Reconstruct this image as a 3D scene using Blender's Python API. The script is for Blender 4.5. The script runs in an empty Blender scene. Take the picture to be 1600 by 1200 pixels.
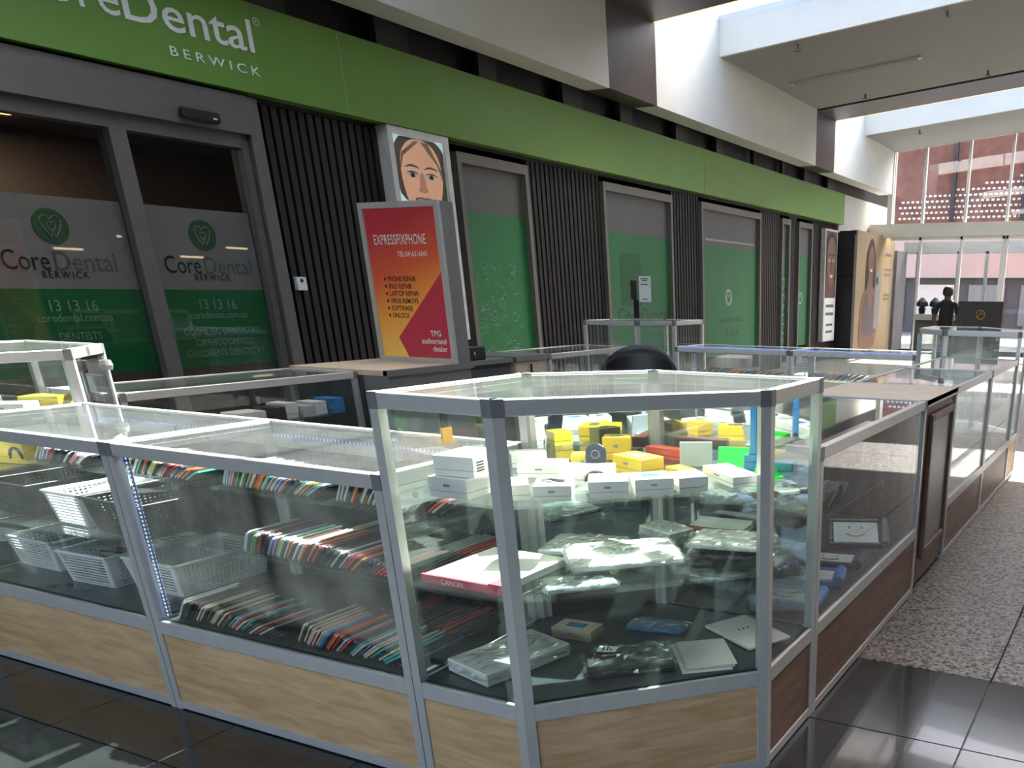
import bpy, bmesh, math, random
from mathutils import Matrix, Vector
random.seed(7)
S = bpy.context.scene
C = S.collection
# ------------------------------------------------------------------ camera
yaw, pitch, roll, F, PX, PY = 0.41705, 0.38351, -0.00775, 1313.24, 1182.68, 987.18
fw = Vector((-math.sin(yaw)*math.cos(pitch), math.cos(yaw)*math.cos(pitch), -math.sin(pitch)))
r0 = Vector((math.cos(yaw), math.sin(yaw), 0)); d0 = fw.cross(r0)
rt = math.cos(roll)*r0 + math.sin(roll)*d0; dn = -math.sin(roll)*r0 + math.cos(roll)*d0
cam = bpy.data.cameras.new('camera'); co = bpy.data.objects.new('camera', cam); C.objects.link(co)
m = Matrix.Identity(4)
for i in range(3):
    m[i][0] = rt[i]; m[i][1] = -dn[i]; m[i][2] = -fw[i]
m[0][3], m[1][3], m[2][3] = 0, 0, 1.45
co.matrix_world = m
cam.sensor_width = 36; cam.sensor_fit = 'HORIZONTAL'; cam.lens = 36*F/1600
cam.shift_x = (800-PX)/1600; cam.shift_y = (PY-600)/1600
cam.clip_start = 0.05; cam.clip_end = 300
S.camera = co
# ------------------------------------------------------------------ light
w = bpy.data.worlds.new('sky'); S.world = w; w.use_nodes = True
nt = w.node_tree; nt.nodes.clear()
wo = nt.nodes.new('ShaderNodeOutputWorld'); bg = nt.nodes.new('ShaderNodeBackground'); sk = nt.nodes.new('ShaderNodeTexSky')
sk.sky_type = 'NISHITA'; sk.sun_disc = False; sk.sun_elevation = math.radians(50); sk.sun_rotation = math.radians(20); sk.dust_density = 5.0
bg.inputs[1].default_value = 0.9
nt.links.new(sk.outputs[0], bg.inputs[0]); nt.links.new(bg.outputs[0], wo.inputs[0])
sun = bpy.data.lights.new('sun', 'SUN'); so = bpy.data.objects.new('sun', sun); C.objects.link(so)
sun.energy = 34; sun.angle = math.radians(0.6); sun.color = (1, 0.965, 0.90)
so.rotation_euler = Vector((-0.03, 0.75, 1.0)).to_track_quat('Z', 'Y').to_euler(); so.location = (2, 8, 12)
S.view_settings.view_transform = 'Standard'; S.view_settings.look = 'None'; S.view_settings.gamma = 1
S.view_settings.use_curve_mapping = False
S.view_settings.exposure = 0.22
S.cycles.transparent_max_bounces = 40; S.cycles.max_bounces = 10; S.cycles.glossy_bounces = 6; S.cycles.diffuse_bounces = 5
S.cycles.sample_clamp_indirect = 6; S.cycles.caustics_reflective = False; S.cycles.caustics_refractive = False
# ------------------------------------------------------------------ helpers
def lin(c):
    if isinstance(c, str):
        c = [int(c[i:i+2], 16)/255 for i in (0, 2, 4)]
        return tuple(x/12.92 if x <= .04045 else ((x+.055)/1.055)**2.4 for x in c)
    return tuple(c)
M = {}
def mat(name, col, rough=.5, metal=0, var=.08, scale=14, bump=0, emit=0, coat=0, trans=0, stretch=None):
    if name in M: return M[name]
    ma = bpy.data.materials.new(name); ma.use_nodes = True
    n = ma.node_tree; p = n.nodes['Principled BSDF']; c = lin(col)
    p.inputs['Roughness'].default_value = rough; p.inputs['Metallic'].default_value = metal
    p.inputs['Coat Weight'].default_value = coat
    tc = n.nodes.new('ShaderNodeTexCoord'); no = n.nodes.new('ShaderNodeTexNoise'); no.inputs['Scale'].default_value = scale
    no.inputs['Detail'].default_value = 4
    src = tc.outputs['Object']
    if stretch:
        mp = n.nodes.new('ShaderNodeMapping'); mp.inputs['Scale'].default_value = stretch
        n.links.new(src, mp.inputs[0]); src = mp.outputs[0]
    n.links.new(src, no.inputs['Vector'])
    ra = n.nodes.new('ShaderNodeValToRGB'); ra.color_ramp.elements[0].position = .3; ra.color_ramp.elements[1].position = .7
    ra.color_ramp.elements[0].color = (*[x*(1-var) for x in c], 1); ra.color_ramp.elements[1].color = (*[min(1, x*(1+var)) for x in c], 1)
    n.links.new(no.outputs['Fac'], ra.inputs[0]); n.links.new(ra.outputs[0], p.inputs['Base Color'])
    if bump:
        bu = n.nodes.new('ShaderNodeBump'); bu.inputs['Strength'].default_value = bump; bu.inputs['Distance'].default_value = .01
        n.links.new(no.outputs['Fac'], bu.inputs['Height']); n.links.new(bu.outputs[0], p.inputs['Normal'])
    if emit:
        n.links.new(ra.outputs[0], p.inputs['Emission Color']); p.inputs['Emission Strength'].default_value = emit
    M[name] = ma; return ma
def glass(name, tint=(.93, .97, .95), rough=.01, dust=.03, refl=1.0, ior=1.5, dcol=(.8, .85, .82)):
    ma = bpy.data.materials.new(name); ma.use_nodes = True; n = ma.node_tree; n.nodes.clear()
    o = n.nodes.new('ShaderNodeOutputMaterial'); t = n.nodes.new('ShaderNodeBsdfTransparent'); g = n.nodes.new('ShaderNodeBsdfGlossy')
    t.inputs[0].default_value = (*tint, 1); g.inputs['Roughness'].default_value = rough; g.inputs[0].default_value = (1, 1, 1, 1)
    fr = n.nodes.new('ShaderNodeFresnel'); ge = n.nodes.new('ShaderNodeNewGeometry'); mr = n.nodes.new('ShaderNodeMapRange')   # same reflectance on both faces of a thin sheet
    mr.inputs['To Min'].default_value = ior; mr.inputs['To Max'].default_value = 1/ior
    n.links.new(ge.outputs['Backfacing'], mr.inputs['Value']); n.links.new(mr.outputs[0], fr.inputs[0])
    mu = n.nodes.new('ShaderNodeMath'); mu.operation = 'MULTIPLY'; mu.inputs[1].default_value = refl; mu.use_clamp = True
    mx = n.nodes.new('ShaderNodeMixShader')
    n.links.new(fr.outputs[0], mu.inputs[0]); n.links.new(mu.outputs[0], mx.inputs[0]); n.links.new(t.outputs[0], mx.inputs[1]); n.links.new(g.outputs[0], mx.inputs[2])
    out = mx.outputs[0]
    if dust:
        tc = n.nodes.new('ShaderNodeTexCoord'); no = n.nodes.new('ShaderNodeTexNoise'); no.inputs['Scale'].default_value = 9; no.inputs['Detail'].default_value = 8
        n.links.new(tc.outputs['Object'], no.inputs['Vector'])
        m2 = n.nodes.new('ShaderNodeMath'); m2.operation = 'MULTIPLY'; m2.inputs[1].default_value = dust*2
        n.links.new(no.outputs['Fac'], m2.inputs[0])
        df = n.nodes.new('ShaderNodeBsdfDiffuse'); df.inputs[0].default_value = (*dcol, 1)
        tl = n.nodes.new('ShaderNodeBsdfTranslucent'); tl.inputs[0].default_value = (*dcol, 1)
        ad = n.nodes.new('ShaderNodeMixShader'); n.links.new(df.outputs[0], ad.inputs[1]); n.links.new(tl.outputs[0], ad.inputs[2])
        m3 = n.nodes.new('ShaderNodeMixShader'); n.links.new(m2.outputs[0], m3.inputs[0]); n.links.new(out, m3.inputs[1]); n.links.new(ad.outputs[0], m3.inputs[2])
        out = m3.outputs[0]
    n.links.new(out, o.inputs[0]); M[name] = ma; return ma
def wood(name, a, b, scale=5, stretch=(1, 1, 9), rough=.45):
    ma = bpy.data.materials.new(name); ma.use_nodes = True; n = ma.node_tree; p = n.nodes['Principled BSDF']; p.inputs['Roughness'].default_value = rough
    tc = n.nodes.new('ShaderNodeTexCoord'); mp = n.nodes.new('ShaderNodeMapping'); mp.inputs['Scale'].default_value = stretch
    no = n.nodes.new('ShaderNodeTexNoise'); no.inputs['Scale'].default_value = scale; no.inputs['Detail'].default_value = 8; no.inputs['Distortion'].default_value = .6
    ra = n.nodes.new('ShaderNodeValToRGB'); ra.color_ramp.elements[0].position = .32; ra.color_ramp.elements[1].position = .68
    ra.color_ramp.elements[0].color = (*lin(a), 1); ra.color_ramp.elements[1].color = (*lin(b), 1)
    n.links.new(tc.outputs['Object'], mp.inputs[0]); n.links.new(mp.outputs[0], no.inputs['Vector']); n.links.new(no.outputs['Fac'], ra.inputs[0]); n.links.new(ra.outputs[0], p.inputs['Base Color'])
    M[name] = ma; return ma
def emis(name, col, s):
    ma = bpy.data.materials.new(name); ma.use_nodes = True; n = ma.node_tree; n.nodes.clear()
    o = n.nodes.new('ShaderNodeOutputMaterial'); e = n.nodes.new('ShaderNodeEmission'); e.inputs[0].default_value = (*lin(col), 1); e.inputs[1].default_value = s
    n.links.new(e.outputs[0], o.inputs[0]); M[name] = ma; return ma
def terrazzo(name):
    ma = bpy.data.materials.new(name); ma.use_nodes = True; n = ma.node_tree; p = n.nodes['Principled BSDF']
    p.inputs['Roughness'].default_value = .42
    tc = n.nodes.new('ShaderNodeTexCoord'); vo = n.nodes.new('ShaderNodeTexVoronoi'); vo.inputs['Scale'].default_value = 75
    ra = n.nodes.new('ShaderNodeValToRGB'); ra.color_ramp.interpolation = 'CONSTANT'
    e = ra.color_ramp.elements; e[0].color = (*lin('2b2622'), 1); e[1].position = .26; e[1].color = (*lin('7a726a'), 1)
    x = e.new(.55); x.color = (*lin('6a635b'), 1); x = e.new(.8); x.color = (*lin('90877c'), 1)
    sp = n.nodes.new('ShaderNodeSeparateColor')
    n.links.new(tc.outputs['Object'], vo.inputs['Vector']); n.links.new(vo.outputs['Color'], sp.inputs[0]); n.links.new(sp.outputs[0], ra.inputs[0]); n.links.new(ra.outputs[0], p.inputs['Base Color'])
    M[name] = ma; return ma
class B:
    def __init__(s): s.v = []; s.f = []; s.m = []
    def add(s, vs, fs, mi=0):
        k = len(s.v); s.v += [tuple(v) for v in vs]; s.f += [tuple(i+k for i in f) for f in fs]; s.m += [mi]*len(fs); return s
    def hexa(s, c, mi=0):
        return s.add(c, [(0, 3, 2, 1), (4, 5, 6, 7), (0, 1, 5, 4), (1, 2, 6, 5), (2, 3, 7, 6), (3, 0, 4, 7)], mi)
    def box(s, x0, x1, y0, y1, z0, z1, mi=0):
        return s.hexa([(x0, y0, z0), (x1, y0, z0), (x1, y1, z0), (x0, y1, z0), (x0, y0, z1), (x1, y0, z1), (x1, y1, z1), (x0, y1, z1)], mi)
    def bar(s, P, Q, z0, z1, inset, thick, mi=0, a=0, b=0):   # bar along edge P->Q (ccw polygon: inside is on the left)
        P = Vector(P); Q = Vector(Q); d = (Q-P).normalized(); n = Vector((-d.y, d.x)); P = P+d*a; Q = Q-d*b
        p = [P+n*inset, Q+n*inset, Q+n*(inset+thick), P+n*(inset+thick)]
        return s.hexa([(q.x, q.y, z0) for q in p]+[(q.x, q.y, z1) for q in p], mi)
    def poly(s, pts, z0, z1, mi=0):
        k = len(pts); return s.add([(x, y, z0) for x, y in pts]+[(x, y, z1) for x, y in pts], [tuple(range(k-1, -1, -1)), tuple(range(k, 2*k))]+[(i, (i+1) % k, (i+1) % k+k, i+k) for i in range(k)], mi)
    def tube(s, pts, r, n=8, mi=0, cap=True):
        pts = [Vector(p) for p in pts]; rs = r if isinstance(r, (list, tuple)) else [r]*len(pts); vs = []; fs = []
        for i, p in enumerate(pts):
            t = (pts[min(i+1, len(pts)-1)]-pts[max(i-1, 0)]).normalized(); u = t.orthogonal().normalized() if abs(t.z) > .99 else t.cross(Vector((0, 0, 1))).normalized(); w_ = t.cross(u)
            vs += [p+(u*math.cos(2*math.pi*k/n)+w_*math.sin(2*math.pi*k/n))*rs[i] for k in range(n)]
        for i in range(len(pts)-1): fs += [(i*n+k, i*n+(k+1) % n, (i+1)*n+(k+1) % n, (i+1)*n+k) for k in range(n)]
        if cap: fs += [tuple(range(n-1, -1, -1)), tuple((len(pts)-1)*n+k for k in range(n))]
        return s.add(vs, fs, mi)
    def lathe(s, prof, n=16, mi=0, c=(0, 0, 0)):
        vs = [(c[0]+r*math.cos(2*math.pi*k/n), c[1]+r*math.sin(2*math.pi*k/n), c[2]+z) for r, z in prof for k in range(n)]
        fs = [(i*n+k, i*n+(k+1) % n, (i+1)*n+(k+1) % n, (i+1)*n+k) for i in range(len(prof)-1) for k in range(n)]
        fs += [tuple(range(n-1, -1, -1)), tuple((len(prof)-1)*n+k for k in range(n))]
        return s.add(vs, fs, mi)
    def mesh(s, name, mats, origin=(0, 0, 0), bevel=0, smooth=False):
        me = bpy.data.meshes.new(name); o = Vector(origin)
        me.from_pydata([Vector(v)-o for v in s.v], [], s.f)
        for i, p in enumerate(me.polygons): p.material_index = s.m[i]; p.use_smooth = smooth
        bm = bmesh.new(); bm.from_mesh(me)
        bmesh.ops.recalc_face_normals(bm, faces=bm.faces)
        if bevel: bmesh.ops.bevel(bm, geom=bm.edges[:], offset=bevel, segments=1, affect='EDGES', clamp_overlap=True)
        bm.to_mesh(me); bm.free()
        for x in (mats if isinstance(mats, (list, tuple)) else [mats]): me.materials.append(M[x] if isinstance(x, str) else x)
        return me
    def build(s, name, mats, parent=None, origin=None, **k):
        if origin is None: origin = parent['o'] if parent is not None and 'o' in parent else (0, 0, 0)
        return link(name, s.mesh(name, mats, origin, k.pop('bevel', 0), k.pop('smooth', False)), parent, **k)
def link(name, me, parent=None, loc=None, rot=None, **k):
    o = bpy.data.objects.new(name, me); C.objects.link(o)
    if parent is not None: o.parent = parent
    if loc is not None: o.location = loc
    if rot is not None: o.rotation_euler = rot
    return tag(o, **k)
def tag(o, label=None, cat=None, group=None, kind=None):
    if label: o['label'] = label
    if cat: o['category'] = cat
    if group: o['group'] = group
    if kind: o['kind'] = kind
    return o
def thing(name, label, cat, loc=(0, 0, 0), rot=None, group=None, kind=None):
    o = bpy.data.objects.new(name, None); C.objects.link(o); o.location = loc; o.empty_display_size = .1
    if rot is not None: o.rotation_euler = rot
    return tag(o, label, cat, group, kind)
def worldthing(name, label, cat, loc, group=None, kind=None):   # children are given in world coordinates
    o = thing(name, label, cat, loc, None, group, kind); o['o'] = loc; return o
def copytree(o, loc=None, rot=None, parent=None, label=None, group=None):
    c = o.copy(); C.objects.link(c); c.parent = parent
    if loc is not None: c.location = loc
    if rot is not None: c.rotation_euler = rot
    if label: c['label'] = label
    if group: c['group'] = group
    for ch in list(o.children): copytree(ch, parent=c)
    return c
def letters(o):   # raised sign letters: each letter an object of its own
    par = o.parent; bm = bmesh.new(); bm.from_mesh(o.data); seen = set(); bm.verts.ensure_lookup_table(); comps = []
    for v in bm.verts:
        if v.index in seen: continue
        st = [v]; cmp_ = []; seen.add(v.index)
        while st:
            q_ = st.pop(); cmp_.append(q_.index)
            for e_ in q_.link_edges:
                w_ = e_.other_vert(q_)
                if w_.index not in seen: seen.add(w_.index); st.append(w_)
        comps.append(set(cmp_))
    for c_ in comps:
        b2 = bm.copy(); b2.verts.ensure_lookup_table(); bmesh.ops.delete(b2, geom=[v for v in b2.verts if v.index not in c_], context='VERTS')
        me = bpy.data.meshes.new('letter'); b2.to_mesh(me); b2.free(); me.materials.append(o.data.materials[0]); link('letter', me, par)
    bm.free(); bpy.data.objects.remove(o)
def text(body, size, name='lettering', mats='white_print', parent=None, plane='x', at=(0, 0, 0), align='CENTER', sx=1.0, depth=.0, space=1.0, rot=0, bold=0, width=None):
    cu = bpy.data.curves.new('t', 'FONT'); cu.body = body; cu.size = size; cu.align_x = align; cu.extrude = depth; cu.space_character = space; cu.offset = bold; cu.resolution_u = 3
    ob = bpy.data.objects.new('t', cu); C.objects.link(ob)
    me = bpy.data.meshes.new_from_object(ob.evaluated_get(bpy.context.evaluated_depsgraph_get()))
    bpy.data.objects.remove(ob); bpy.data.curves.remove(cu)
    if width: sx = width/max(.01, max(v.co.x for v in me.vertices)-min(v.co.x for v in me.vertices))
    ca, sa = math.cos(rot), math.sin(rot); o = parent['o'] if parent is not None and 'o' in parent else (0, 0, 0)
    for v in me.vertices:
        a, b, c = v.co.x*sx, v.co.y, v.co.z; a, b = a*ca-b*sa, a*sa+b*ca
        p = {'x': (c, a, b), 'y': (a, -c, b), 'z': (a, b, c)}[plane]
        v.co = (p[0]+at[0]-o[0], p[1]+at[1]-o[1], p[2]+at[2]-o[2])
    me.name = name; me.materials.clear(); me.materials.append(M[mats])
    return link(name, me, parent)
def flat(pts, name, mats, parent, plane='x', at=(0, 0, 0), t=.0015):   # a thin printed shape from 2-D points
    b = B(); k = len(pts)
    def P(a, c, d): q = {'x': (d, a, c), 'y': (a, -d, c), 'z': (a, c, d)}[plane]; return tuple(q[i]+at[i] for i in range(3))
    b.add([P(x, y, 0) for x, y in pts]+[P(x, y, t) for x, y in pts], [tuple(range(k-1, -1, -1)), tuple(range(k, 2*k))]+[(i, (i+1) % k, (i+1) % k+k, i+k) for i in range(k)])
    return b.build(name, mats, parent)
def smooth(pts, n=4):   # closed Catmull-Rom outline
    out = []; k = len(pts)
    for i in range(k):
        p0, p1, p2, p3 = pts[i-1], pts[i], pts[(i+1) % k], pts[(i+2) % k]
        for j in range(n):
            t = j/n; out.append(tuple(.5*(2*p1[a]+(p2[a]-p0[a])*t+(2*p0[a]-5*p1[a]+4*p2[a]-p3[a])*t*t+(3*p1[a]-p0[a]-3*p2[a]+p3[a])*t**3) for a in (0, 1)))
    return out
def ell(cx, cy, rx, ry, n=24, a0=0, a1=2*math.pi): return [(cx+rx*math.cos(a0+(a1-a0)*i/n), cy+ry*math.sin(a0+(a1-a0)*i/n)) for i in range(n if a1-a0 > 6.28 else n+1)]
# ------------------------------------------------------------------ materials
mat('white_paint', 'd0d2cd', .6, var=.03, scale=3); mat('ceiling_paint', '90928d', .7, var=.03, scale=2)
mat('dark_wall', '17181b', .5, var=.2); mat('black_slat', '0f0e0e', .6, var=.15); mat('brown_timber', '3a302c', .4, var=.25, scale=4, stretch=(6, 6, .6))
mat('fascia_green', '668f3c', .45, var=.04, scale=2); mat('alu', 'c6c5c1', .36, .2, var=.04, scale=30); mat('alu_grey', '8f9090', .42, .6, var=.05)
mat('shop_alu', '6b6964', .45, .3, var=.05); mat('cap_grey', '7b7c7c', .45, .1); mat('alu_dark', '55575a', .45, .5); mat('white_metal', 'd8dad8', .35, .2)
wood('oak', 'c09a6e', 'e0c095', 4, (1.2, 1.2, 9)); wood('beige_top', 'd2bd9f', 'e2d0b3', 4, (2, 8, 2)); wood('oak_shaded', '6d5242', '8a6b56', 4, (1.2, 1.2, 9)); wood('brown_wood', '5a4236', '7a5c4a', 5, (8, 8, 1))  # aisle-side laminate: the oak again, darkened in colour to stand for shade
mat('deck_grey', '3b3f42', .3, var=.1, scale=8); mat('door_grey', '40464b', .25, .3, var=.1)
mat('tile_dark', '2a2c2c', .16, var=.25, scale=2.2, coat=.3); mat('grout', '8b867c', .8); mat('joint_dark', '2d2a27', .8); terrazzo('terrazzo')
glass('case_glass', (.975, .99, .985), dust=.015, refl=.75); glass('top_glass', (.94, .98, .965), dust=.04); glass('shelf_glass', (.93, .98, .96), dust=.02, dcol=(.7, .85, .78)); mat('window_film_dark', '1a5f36', .6); mat('window_film', '20703f', .55, var=.06, scale=3); mat('grey_film', '585a58', .5, var=.06, scale=2); glass('shop_glass', (.92, .93, .93), dust=.0, ior=1.5)
glass('tint_glass', (.75, .8, .78), dust=.0, refl=5); glass('sky_glass', (.95, .97, 1), dust=0); glass('bag_film', (.93, .95, .95), rough=.06, dust=.08, refl=2.2)
M['mirror'] = mat('mirror_glass', 'aab3b3', .03, 1, var=.02)
mat('white_print', 'e9ece8', .5, var=.01); mat('black_print', '161616', .5); mat('green_film', '1f6b3a', .3, var=.06, scale=3); mat('frost_film', '86827c', .5, var=.06, scale=2); mat('grey_print', '5b615e', .5); mat('pale_green_print', '86a890', .5, var=.02); mat('green_print', '2f5a33', .5)
mat('shop_dark', '2b2623', .8); mat('shop_brown', '4a3e36', .7)
emis('led_white', 'dfe9ff', 14); emis('led_warm', 'ffc766', 4); emis('lamp_orange', 'ffb35a', 14)
emis('led_blue', '86a8ff', 2.2)
# ------------------------------------------------------------------ floor
fl = worldthing('floor', 'dark tiled and pale terrazzo floor of the shopping mall', None, (0, 0, 0), kind='structure')
B().box(-12, 9, -10, 60, -.2, -.012).build('floor_bed', 'joint_dark', fl)
tm = B().box(-.2985, .2985, -.2985, .2985, -.05, 0).mesh('tile', 'tile_dark', bevel=.002)
for i in range(-13, 6):
    for j in range(-4, 5):
        link('tile', tm, fl, (-.08+.6*i, .5+.6*j, 0))
tz = B().box(-1.197, 1.197, -1.197, 1.197, -.05, 0).mesh('terrazzo_slab', 'terrazzo', bevel=.002)
for i in range(-3, 3):
    for j in range(0, 9):
        link('terrazzo_slab', tz, fl, (.82+2.4*i, 4.4+2.4*j, 0))
B().box(-8.06, 3.2, -2.2, 3.2, -.012, -.006).build('grout_bed', 'grout', fl)
# ------------------------------------------------------------------ shop front wall at x = -7
XW = -7.0
wl = worldthing('wall_left', 'dark wall of the dental shop front', None, (XW, 0, 0), kind='structure')
B().box(-7.25, -7.0, -8, 2.6, 0, 4.4).build('wall_end', 'dark_wall', wl)
B().box(-7.25, -7.03, 2.6, 24.5, 2.87, 4.4).build('wall_head', 'dark_wall', wl)
slat_spans = ((5.56, 6.96), (9.05, 10.56), (12.46, 13.37), (15.8, 16.78), (17.25, 17.68), (18.52, 20.2))
sm = None
for a, b in slat_spans:
    B().box(-7.25, -7.06, a, b, 0, 2.87).build('slat_backing', 'dark_wall', wl)
    n = round((b-a)/.088); p = (b-a)/n
    sm = B().box(-.035, .03, -.029, .029, 0, 2.86).mesh('slat', 'black_slat')
    for i in range(n): link('slat', sm, wl, (-.04, a+p*(i+.5), 0))
B().box(-7.25, -7.06, 6.96, 7.86, 0, 2.87).build('slat_backing', 'dark_wall', wl)
B().box(-7.25, -6.98, 20.2, 24.5, 2.75, 3.55).build('white_panel', 'white_paint', wl)
def heart(cy, cz, s):
    return [(cy+s*x, cz+s*z) for x, z in ((0, .55), (.25, .8), (.6, .8), (.8, .45), (.7, 0), (.35, -.6), (.2, -.85), (0, -.3), (-.2, -.85), (-.35, -.6), (-.7, 0), (-.8, .45), (-.6, .8), (-.25, .8))]
def tooth_logo(parent, cy, cz, r, x, disc='green_print', mark='white_print'):
    flat(ell(cy, cz, r, r), 'logo_disc', disc, parent, at=(x, 0, 0))
    b = B(); h = heart(cy, cz, r*.72); b.tube([(x+.003, *q) for q in h+[h[0]]], r*.035, 6); h = heart(cy, cz-.02*r, r*.3)
    b.tube([(x+.003, *q) for q in h+[h[0]]], r*.03, 6); b.build('logo_mark', mark, parent)
def opening(name, label, y0, y1, z1, films, kind='structure', fw_=.06, z0=0, fx=-7.052):
    t = worldthing(name, label, None, (XW, (y0+y1)/2, 0), kind=kind)
    B().box(-7.1, -6.96, y0, y0+fw_, z0, z1).build('jamb', 'shop_alu', t); B().box(-7.1, -6.96, y1-fw_, y1, z0, z1).build('jamb', 'shop_alu', t)
    B().box(-7.1, -6.96, y0+fw_, y1-fw_, z1-.1, z1).build('head', 'shop_alu', t); B().box(-7.1, -6.96, y0+fw_, y1-fw_, 0, .1).build('sill', 'shop_alu', t)
    for a, b, mm in films: B().box(fx, fx+.004, y0+fw_, y1-fw_, a, b).build('film', mm, t)
    B().box(-7.04, -7.032, y0+fw_, y1-fw_, .1, z1-.1).build('pane', 'shop_glass', t)
    return t
# sliding doors
dtr = worldthing('trim_1', 'grey metal header box above the sliding doors', None, (XW, 3.5, 2.6), kind='structure')
B().box(-7.12, -6.9, 2.4, 5.45, 2.60, 2.87).build('header', 'shop_alu', dtr)
B().box(-7.12, -6.92, 5.45, 5.56, 0, 2.87).build('jamb', 'shop_alu', dtr)
sen = worldthing('door_sensor', 'black motion sensor bar on the grey door header', 'sensor', (-6.88, 5.02, 2.66))
B().box(-6.9, -6.84, 4.86, 5.16, 2.63, 2.70).build('housing', 'black_print', sen, bevel=.012); B().box(-6.84, -6.836, 5.09, 5.12, 2.65, 2.66).build('indicator', 'white_print', sen)
for nm, y0, y1 in (('door_1', 2.7, 4.42), ('door_2', 4.42, 5.44)):
    d = opening(nm, 'sliding glass door leaf with frosted and green film', y0, y1, 2.6, ((1.44, 2.03, 'frost_film'), (.86, 1.44, 'green_film'), (.72, .86, 'shop_brown')))
    cy = 3.865 if nm == 'door_1' else 4.943
    x = -7.044
    tooth_logo(d, cy, 1.84, .112, x, 'green_print', 'frost_film')
    text('Core', .18, 'lettering', 'black_print', d, 'x', (x, cy-.065, 1.56), 'RIGHT', width=.285); text('Dental', .18, 'lettering', 'grey_print', d, 'x', (x, cy-.05, 1.56), 'LEFT', width=.405)
    text('BERWICK', .065, 'lettering', 'black_print', d, 'x', (x, cy+.01, 1.51), space=1.4, width=.30, bold=.001)
    text('13 13 16', .105, 'lettering', 'pale_green_print', d, 'x', (x, cy, 1.295), width=.31); text('coredental.com.au', .075, 'lettering', 'pale_green_print', d, 'x', (x, cy, 1.225), width=.49)
    for k, (s_, w__) in enumerate((('DENTISTS', .28),) if nm == 'door_1' else (('COSMETIC DENTISTRY', .66), ('ORTHODONTICS', .49), ("CHILDREN'S DENTISTRY", .69))):
        text(s_, .075, 'lettering', 'pale_green_print', d, 'x', (x, cy, 1.10-.083*k), width=w__)
# windows
wins = ((7.86, 9.03, 2.25), (10.58, 12.44, 2.2), (13.39, 15.78, 2.17), (16.8, 17.23, 2.17), (17.7, 18.5, 2.17))
for k, (a, b, g) in enumerate(wins):
    wn = opening('window_%d' % (k+1), 'shop window with green film below grey glass', a, b, 2.8, ((.4, g, 'window_film'), (g, 2.7, 'grey_film')), fx=-7.031)
    x = -7.0265
    if k == 0:
        rr = random.Random(3); b_ = B()
        for i in range(60):
            cy, cz = rr.uniform(8.0, 8.75), rr.uniform(.75, 1.72); s = rr.uniform(.02, .05); kk = rr.choice((3, 4, 10)); a0 = rr.random()*6
            q = [(x, cy+s*math.cos(a0+6.283*j/kk), cz+s*math.sin(a0+6.283*j/kk)) for j in range(kk)]; b_.tube(q+[q[0]], .004, 4)
        b_.build('icon_print', 'pale_green_print', wn, kind='stuff')
    if k == 1: text('CoreDental', .3, 'lettering', 'black_print', wn, 'x', (x, 11.6, 1.02)); B().box(-7.027, -7.025, 11.0, 11.55, 1.25, 1.95).build('print_panel', 'window_film_dark', wn)
    if k == 2:
        tooth_logo(wn, 14.5, 1.37, .14, x, 'pale_green_print', 'green_film'); text('dentist berwick', .16, 'lettering', 'black_print', wn, 'x', (x, 14.6, .95)); text('13 13 16', .16, 'lettering', 'black_print', wn, 'x', (x, 14.6, .72)); B().box(-7.027, -7.02, 13.6, 15.6, 2.25, 2.28).build('rail', 'alu_grey', wn)
    if k == 3: text('DENTIST', .34, 'lettering', 'pale_green_print', wn, 'x', (x, 16.9, 1.75), 'LEFT', rot=-math.pi/2, space=1.2)
    if k == 4: tooth_logo(wn, 18.0, 1.35, .12, x, 'pale_green_print', 'green_film')
# shop interior behind the doors
ri = worldthing('wall_back', 'dim brown shop interior behind the doors', None, (-10, 5, 0), kind='structure')
B().box(-10.6, -10.5, 0, 20, 0, 3).build('back_wall', 'shop_brown', ri); B().box(-10.5, -7.25, 0, 20, 2.9, 3).build('ceiling_panel', 'shop_brown', ri)
B().box(-10.5, -7.25, -.1, 0, 0, 3).build('side_wall', 'shop_dark', ri); B().box(-10.5, -7.25, 20, 20.1, 0, 3).build('side_wall', 'shop_dark', ri); B().box(-10.5, -7.25, 0, 20, -.02, .0).build('shop_floor', 'shop_brown', ri)
lg = bpy.data.lights.new('shop_lamp', 'AREA'); lg.energy = 30; lg.size = .15; lg.color = (1, .8, .6); lo = bpy.data.objects.new('shop_lamp', lg); C.objects.link(lo); lo.location = (-9.52, 5.12, 2.85)
dl = worldthing('downlight', 'small orange downlight in the dental shop ceiling', 'light', (-9.52, 5.12, 2.86)); B().lathe([(.09, 2.87), (.09, 2.9)], 16, 0, (-9.52, 5.12, 0)).build('trim_ring', 'white_metal', dl); B().lathe([(.06, 2.862), (.06, 2.87)], 16, 0, (-9.52, 5.12, 0)).build('bulb', 'lamp_orange', dl)
# green fascia sign
fs = worldthing('fascia_sign', 'long green dental shop sign band with white lettering above the doors', 'sign', (-6.86, 10, 2.86))
for a, b in ((-1, 6.42), (6.425, 13.3), (13.305, 20.2)): B().box(-7.0, -6.86, a, b, 2.895, 3.52).build('panel', 'fascia_green', fs)
B().box(-6.862, -6.858, 6.418, 6.428, 2.9, 3.51).build('panel_seam', 'pale_green_print', fs)
x = -6.858
letters(text('Dental', .315, 'lettering', 'white_print', fs, 'x', (x, 5.60, 3.182), 'RIGHT', width=.985, depth=.004, bold=.002)); letters(text('Core', .315, 'lettering', 'white_print', fs, 'x', (x, 4.58, 3.182), 'RIGHT', width=.70, depth=.004))
letters(text('BERWICK', .088, 'lettering', 'white_print', fs, 'x', (x, 5.225, 3.022), space=1.5, depth=.004, width=.72)); text('R', .035, 'lettering', 'white_print', fs, 'x', (x, 5.635, 3.39))
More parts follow.
